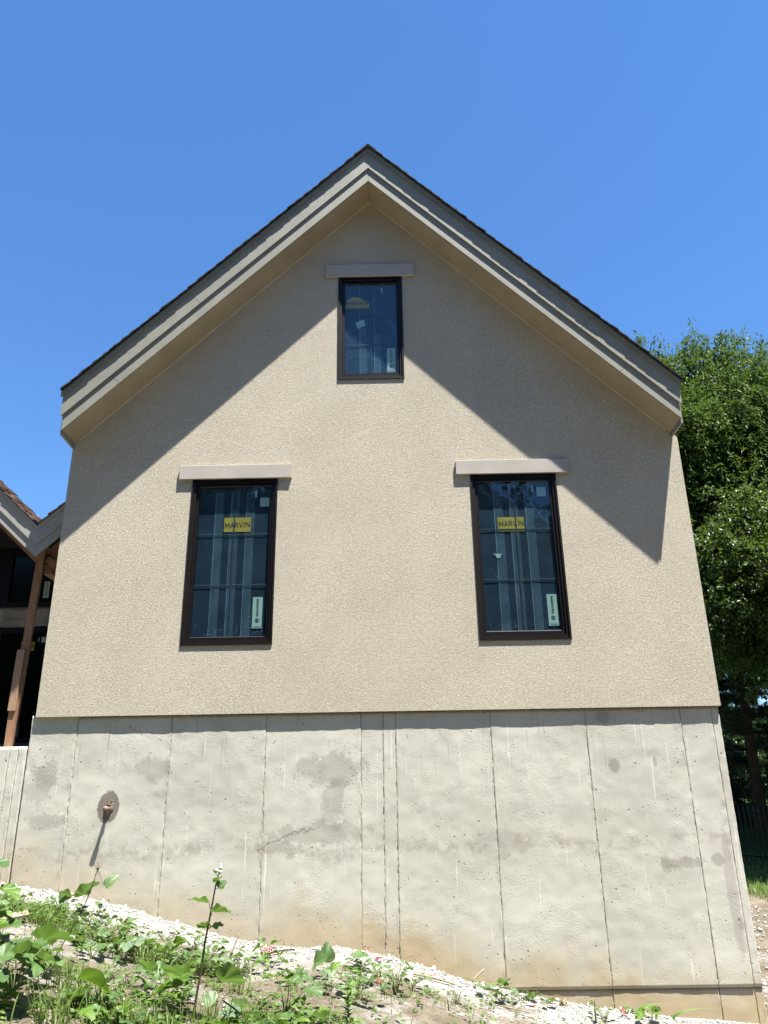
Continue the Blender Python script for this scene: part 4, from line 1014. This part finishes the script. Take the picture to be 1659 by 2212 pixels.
for (bx, by, bz, sz, dx, dy, dz, c) in ((-.02, 0, .64, .13, .9, -.3, -.1, 'g'), (-.10, .05, .58, .12, .2, -.8, .4, 'g'), (.06, -.03, .50, .16, 1, -.2, -.25, 'y'), (-.05, 0, .44, .15, .7, -.7, .2, 'g'), (.05, .02, .36, .17, 1, .1, -.2, 'y'), (.10, -.05, .28, .18, .9, -.4, .3, 'g'), (-.02, -.06, .22, .16, .3, -.9, .3, 'g'), (.16, 0, .18, .16, 1, -.3, .4, 'g')):
    stem(t, curve((0, 0, bz * .45), (bx, by, bz), (.01, 0, .01)), .004); place_leaf(t, (bx, by, bz), (dx, dy, dz), sz, 'round', c, random.uniform(-.5, .5))
stem(t, [(0, 0, 0), (-.01, 0, .3), (-.03, 0, .60)], .008)
leafy('mallow_plant', -2.12, -3.0, 9, .20, .26, .20, 'broad leaved mallow cut by the left edge near the bottom', seed=2)
t = leafy('mallow_plant', -1.62, -2.60, 4, .12, .12, .12, 'low mallow whose one very long leaf droops to the right', seed=3)
place_leaf(t, (-.10, -.03, .20), (1, .35, -.20), .27, 'heart', 'y', -.25, 1); stem(t, curve((0, 0, 0), (-.10, -.03, .22)), .005)
place_leaf(t, (.02, -.25, .08), (.8, -.5, .15), .13, 'heart', 'y', .2)
t = leafy('mallow_plant', -2.39, -.55, 5, .085, .09, .10, 'mallow with one upright pale leaf standing against the chalk strip', seed=4)
place_leaf(t, (-.08, 0, .16), (.55, -.5, .65), .20, 'round', 'g', .2, 0); place_leaf(t, (.10, 0, .22), (.5, .1, .8), .15, 'heart', 'g', 1.1); place_leaf(t, (-.16, -.03, .17), (-.8, 0, .3), .12, 'heart', 'g', .6)
place_leaf(t, (-.28, 0, .13), (.8, 0, .4), .13, 'heart', 'g', .9)
leafy('vine_patch', -2.16, -1.07, 24, .10, .12, .28, 'spreading patch of vine leaves below the upright pale leaf', 'heart', seed=5, cat='vine')
leafy('vine_patch', -1.93, -1.22, 20, .11, .11, .24, 'vine leaves with a scalloped grey green leaf in front', 'round', seed=6, leaf_cols='ggp', cat='vine')
leafy('vine_patch', -1.75, -.55, 10, .075, .10, .28, 'small vine running onto the chalk in front of the wall', 'heart', seed=7, cat='vine')
leafy('vine_patch', -1.45, -.62, 7, .065, .10, .18, 'vine sprig on the chalk edge left of the hollyhock', 'heart', seed=8, cat='vine')
leafy('leafy_weed', -1.30, -1.23, 30, .08, .22, .20, 'dense small leaved weed clump behind the hollyhock stalk', 'heart', seed=9)
leafy('leafy_weed', -1.12, -1.05, 16, .06, .17, .16, 'small leaved weed clump just right of the hollyhock stalk', 'heart', seed=10)
leafy('mallow_plant', -.98, -2.03, 4, .15, .05, .12, 'flattened pale leaf plant lying right of the hollyhock foot', col='p', seed=11, up=.05)
t = root('folded_leaf_plant', -.40, -1.0, 'two big upright folded leaves standing against the chalk', 'weed')
stem(t, curve((0, 0, 0), (-.06, 0, .06)), .004); place_leaf(t, (-.09, 0, .10), (.35, -.4, .25), .165, 'heart', 'g', 1.0, 0); place_leaf(t, (.0, .02, .10), (.15, .1, 1), .16, 'heart', 'g', 1.3, 1); place_leaf(t, (.04, 0, .06), (.7, 0, .6), .10, 'heart', 'y', 1.0); place_leaf(t, (-.02, -.05, .02), (.6, -.6, .2), .09, 'heart', 'g', .3)
t = leafy('leafy_weed', -.15, -.55, 14, .055, .10, .11, 'weed with one rounded leaf topped by a red scrap', 'heart', seed=12)
place_leaf(t, (-.07, 0, .13), (1, -.2, -.05), .15, 'round', 'g', .1, 0)
leafy('leafy_weed', -.16, -.95, 13, .055, .11, .13, 'low weed mound below the red topped leaf', 'heart', seed=13)
leafy('leafy_weed', .13, -1.05, 22, .06, .20, .11, 'tallest leafy weed clump on the bare slope at centre', 'heart', seed=14)
leafy('leafy_weed', .25, -.82, 12, .05, .10, .14, 'flat weed spreading right of the tall centre clump', 'heart', seed=15)
t = root('round_leaf_plant', -.57, -2.05, 'plant with four round leaves held on stems near the bottom edge', 'weed')
for (bx, bz, s, dx, dz, c) in ((-.06, .22, .115, -.5, .3, 'y'), (.02, .19, .12, .9, .15, 'g'), (.14, .16, .13, .8, -.35, 'g'), (-.05, .12, .11, -.8, .05, 'y'), (.08, .10, .08, .5, .2, 'y')):
    stem(t, curve((0, 0, 0), (bx, 0, bz), (.01, 0, .02)), .004); place_leaf(t, (bx, 0, bz), (dx, -.5, dz), s, 'round', c, .2)
t = root('lance_leaf_plant', -.17, -2.02, 'bright green plant with a rosette of narrow lance leaves at the bottom edge', 'weed')
stem(t, [(0, 0, 0), (0, 0, .17)], .005)
for k in range(26):
    a = k * 2.4; z = .02 + .15 * k / 26; place_leaf(t, (0, 0, z), (math.cos(a), math.sin(a), .35 + .9 * k / 26), .09 - .03 * k / 26, 'lance', 'y' if k > 12 else 'g')
leafy('leafy_weed', -.34, -1.4, 9, .085, .10, .13, 'pale leaved weed left of the lance leaved plant', seed=16, leaf_cols='pg')
leafy('leafy_weed', -.08, -1.5, 8, .085, .13, .12, 'weed with broad leaves right of the lance leaved plant', seed=17)
leafy('leafy_weed', .94, -.33, 7, .095, .13, .14, 'broad leaved weed at the chalk edge right of centre', seed=18)
leafy('leafy_weed', .80, -.18, 3, .05, .07, .06, 'tiny sprig above the broad leaved weed at the chalk edge', 'heart', seed=19)
leafy('leafy_weed', 1.16, -.27, 9, .07, .08, .16, 'low weed with reddish bits beside the wall base', seed=20, leaf_cols='gy')
leafy('leafy_weed', 1.33, -.20, 6, .075, .05, .12, 'flat leaf cluster beside the wall base, farthest but one to the right', seed=21)
leafy('leafy_weed', 1.80, -.43, 8, .06, .13, .10, 'small upright weed next to a broad blade at bottom right', 'heart', seed=22)
leafy('leafy_weed', 2.12, -.30, 9, .085, .09, .16, 'leafy weed rightmost along the foot of the wall', seed=23, leaf_cols='gy')
leafy('leafy_weed', -1.62, -1.95, 12, .06, .12, .16, 'mixed small weeds between the two bottom left mallows and the stalk', 'heart', seed=24)
leafy('mallow_plant', -1.38, -1.95, 8, .17, .17, .15, 'mallow with a big jagged leaf pushed left of the hollyhock stalk', seed=25, leaf_cols='gy')
leafy('leafy_weed', -.72, -2.55, 9, .08, .09, .14, 'low weeds at the bottom edge left of the round leaved plant', seed=26, leaf_cols='gyp')
leafy('leafy_weed', -.45, -2.75, 8, .06, .08, .14, 'low weed at the bottom edge under the round leaved plant', 'heart', seed=27)
leafy('leafy_weed', .30, -2.0, 6, .06, .05, .12, 'flat seedling leaves at the bottom edge at centre', 'heart', seed=28)
leafy('leafy_weed', -2.72, -1.75, 9, .10, .20, .16, 'broad weed at the left edge beside the old plank', seed=29)
leafy('leafy_weed', -2.95, -1.55, 6, .12, .34, .14, 'taller weed at the left edge reaching above the chalk strip', seed=30)
leafy('leafy_weed', -2.62, -.62, 9, .06, .11, .14, 'small weed at the left end of the chalk strip', 'heart', seed=31)
leafy('leafy_weed', -2.95, -.65, 8, .06, .12, .14, 'small weed farthest left against the chalk strip', 'heart', seed=32)
leafy('leafy_weed', .60, -.75, 8, .035, .13, .06, 'thin pale sprig alone on the bare chalk right of centre', 'lance', seed=33, leaf_cols='yg')
# small weeds nothing tells apart
gr = random.Random(99)
cnt = 0
while cnt < 90:
    x = gr.uniform(-3.2, .2); y = gr.uniform(-3.2, -.5)
    if gr.random() > float(density(x, y)) + .02: continue
    cnt += 1
    leafy('small_weed', x, y, gr.randint(5, 9), gr.uniform(.045, .10), gr.uniform(.05, .15), gr.uniform(.06, .13), 'small leafy seedling among the many scattered on the weedy left slope', gr.choice(('heart', 'round', 'lance')), seed=100 + cnt, group='small seedlings on the weedy slope', leaf_cols='ggyy')
# hollyhock
t = root('hollyhock', -1.09, -2.31, 'tall thin hollyhock stalk with pale buds at its top', 'plant'); Kz = .00102
def hp(zx, zy, y=0.0): return Vector(((zx - 1155) * Kz, y, (1073 - zy) * Kz))
stem(t, [hp(1155, 1110), hp(1165, 950), hp(1185, 800), hp(1200, 640), hp(1225, 480), hp(1243, 350), hp(1262, 255)], .0085, .004, STEMD)
for (bx, by, px, py, s, dx, dy, dz, c, rl, kd) in ((1222, 470, 1215, 425, .135, -1, -.25, .22, 'g', .2, 'round'), (1225, 500, 1240, 480, .14, 1, -.2, .12, 'g', -.3, 'round'), (1243, 340, 1250, 310, .065, .4, -.5, .5, 'y', .2, 'round'), (1245, 350, 1262, 345, .075, .8, .1, .7, 'g', 1.0, 'heart'),
        (1212, 560, 1222, 560, .09, -.8, -.5, .25, 'g', .4, 'round'), (1212, 570, 1230, 560, .09, .8, -.3, .35, 'g', .5, 'round'), (1185, 860, 1300, 845, .20, 1, -.2, .15, 'g', -.7, 'round'), (1175, 880, 1090, 870, .20, -1, -.4, -.05, 'y', .2, 'round'),
        (1180, 830, 1100, 815, .17, -.7, -.6, .4, 'g', .3, 'round'), (1180, 850, 1160, 850, .09, -.5, -.8, -.2, 'g', .4, 'round'), (1260, 280, 1245, 262, .035, -.3, -.4, .8, 'y', .3, 'heart')):
    p = hp(bx, by); q = hp(px, py, -.02); stem(t, [p, q], .003); place_leaf(t, q, (dx, dy, dz), s, kd, c, rl)
for (bx, by, r_) in ((1272, 228, .011), (1270, 250, .011), (1247, 245, .009), (1272, 215, .007)):
    q = hp(bx, by); MB().tube([q - Vector((0, 0, r_ * 1.3)), q - Vector((0, 0, r_ * .5)), q + Vector((0, 0, r_ * .5)), q + Vector((0, 0, r_ * 1.4))], [r_ * .5, r_, r_ * .9, r_ * .2], 8).build('bud', FLOWER, t, True)
# dried umbel stalk and wiry stem
t = root('dried_umbel', -2.12, -2.06, 'thin leaning dark stalk ending in a dried curled flower head before the wall', 'plant'); K2 = .00107
def lp(zx, zy, y=0.0): return Vector(((zx - 295) * K2, y, (762 - zy) * K2))
stem(t, [lp(230, 900), lp(300, 760), lp(365, 640), lp(440, 500), lp(500, 370), lp(530, 270), lp(550, 190)], .0045, .0025, STEMD)
b = MB(); ur = random.Random(3)
for k in range(26):
    a = ur.uniform(0, 6.28); r_ = ur.uniform(.01, .035); c = lp(550, 186); tip = c + Vector((math.cos(a) * r_, math.sin(a) * r_, ur.uniform(.0, .05))); b.tube([c, c.lerp(tip, .6) + Vector((math.cos(a) * .006, 0, 0)), tip], .0008, 4)
for k in range(6): tip = lp(ur.uniform(510, 590), ur.uniform(280, 330), ur.uniform(-.03, .03)); b.tube([lp(550, 186), tip.lerp(lp(550, 186), .5) + Vector((.01, 0, 0)), tip], .0008, 4)
b.tube([lp(543, 186), lp(557, 184)], [.009, .008], 8); b.build('flower_head', DRY, t)
t = root('wiry_stem', -2.02, -1.75, 'very thin bare arching stem crossing above the leaning stalk', 'plant')
stem(t, [(0, 0, 0), (-.04, 0, .25), (-.10, 0, .45), (-.19, 0, .62)], .0015, .0008, DRY)
# broad blades bottom right
for (x, y, h, dx, lb) in ((1.73, -.43, .17, .0, 'single broad upright blade at bottom right'), (2.08, -.32, .16, .25, 'broad blade arching right over the rightmost weed'), (2.42, -.18, .13, .36, 'long curved blade leaning right at the wall foot'), (.52, -1.1, .17, -.06, 'thin dry blade pair on the bare slope')):
    t = root('blade_plant', x, y, lb, 'weed'); pts = [Vector((dx * q * q, -.02 * q, h * (q * 1.5 - .75 * q * q * (1 if dx else .65)))) for q in (0, .2, .4, .6, .8, 1)]
    b = MB(); vs = []
    for i, p in enumerate(pts):
        w_ = .010 * (1 - (i / 5) ** 2) + .0008; vs += [p + Vector((-w_ * .5, w_, w_)), p + Vector((w_ * .5, -w_, -w_ * .2))]
    b.add(vs, [(2 * i, 2 * i + 1, 2 * i + 3, 2 * i + 2) for i in range(5)]); b.build('blade', YOUNG if x > 1 else DRY, t, True)

# ------------------------------------------------------------------ litter: plank, twigs, scraps
z = float(hfull(-2.72, -1.2))
pl = MB(); M = Matrix.Translation((-2.73, -1.22, z + .035)) @ Euler((.25, -.12, .55)).to_matrix().to_4x4(); pl.box(-.28, .10, -.045, .045, -.012, .012, 0, M)
tag(pl.build('plank', OLDWOOD), 'short weathered board half buried in weeds at the left edge', 'plank')
def stick(name, p, q, r, label, mat=OLDWOOD, cat='stick'):
    p = Vector((p[0], p[1], float(hfull(p[0], p[1])) + p[2])); q = Vector((q[0], q[1], float(hfull(q[0], q[1])) + q[2]))
    tag(MB().tube(curve(p, q, (0, 0, r)), [r, r * 1.1, r, r * .9, r * .7], 6).build(name, mat, None, True), label, cat)
stick('stick', (.78, -.10, .01), (.90, -.04, .13), .008, 'short pale stick leaning up against the foot of the wall')
stick('stick', (.28, -.42, .02), (.62, -.36, .025), .009, 'grey stick lying on the chalk left of the leaning stick')
stick('stick', (-.95, -.42, .02), (-.72, -.22, .03), .008, 'crooked grey stick on the chalk beside the red netting', STEMD)
stick('stick', (-1.20, -.62, .0), (-1.13, -.55, .20), .006, 'thin upright twig standing right of the hollyhock top leaves', DRY)
stick('stick', (.85, -.55, .01), (1.20, -.50, .012), .005, 'thin straw coloured twig on the dirt at lower right', DRY)
stick('stick', (-.78, -2.2, .02), (-.92, -2.3, .14), .005, 'thin dark twig leaning left of the round leaved plant', STEMD)
t = root('dried_plant', 1.50, -.16, 'withered curled brown plant lying at the wall foot on the right', 'weed')
stem(t, curve((-.1, 0, 0), (.04, 0, .05), (0, 0, .06)), .004, .002, DRY); b = MB()
for k in range(9): a = k * .7; b.tube([(.03, 0, .03), (.03 + math.cos(a) * .03, math.sin(a) * .03, .03 + .02 * math.sin(a * 2)), (.03 + math.cos(a + .8) * .04, math.sin(a + .8) * .04, .0)], [.005, .008, .002], 5)
b.build('leaf', DRY, t)
def scrap(x, y, s, label, n=7, lift=.015):
    rr = random.Random(int((x + 9) * 100)); z = float(hfull(x, y)) + lift; b = MB()
    for k in range(n):
        a = rr.uniform(0, 6.28); p = Vector((rr.uniform(-s, s), rr.uniform(-s, s), rr.uniform(0, s * .5))); q = p + Vector((math.cos(a) * s, math.sin(a) * s, rr.uniform(-.2, .4) * s)); w_ = s * rr.uniform(.08, .22); nrm = Vector((-math.sin(a), math.cos(a), rr.uniform(-.8, .8))) * w_
        b.add([p - nrm, q - nrm * .4, q + nrm * .4, p + nrm], [(0, 1, 2, 3)])
    o = b.build('red_scrap', RED); o.location = (x, y, z); tag(o, label, 'litter')
scrap(-.95, -.30, .05, 'tangle of red netting on the chalk left of centre', 12); scrap(-.93, -.42, .03, 'pale red thread below the red netting tangle', 4)
scrap(.44, -.36, .028, 'red scrap on the brown hollow right of centre', 8, .03); scrap(-.03, -.90, .045, 'flat red strip among weeds at centre', 7); scrap(-.12, -.53, .03, 'red scrap resting on the rounded leaf', 7, .15)
scrap(.0, -.28, .05, 'faint red thread on top of the chalk at centre', 4); scrap(.98, -.42, .03, 'red scrap beside the broad leaved weed', 5); scrap(1.28, -.36, .035, 'red scrap under the flat leaf cluster', 6)
scrap(1.98, -.30, .04, 'red and pale scrap at the rightmost weed', 6); scrap(-1.98, -.42, .035, 'thin red threads on the chalk above the vine patch', 4); scrap(.92, -.2, .02, 'tiny red scrap by the chalk edge sprig', 4); scrap(-1.72, -.4, .03, 'red thread on the chalk near the small vine', 4)
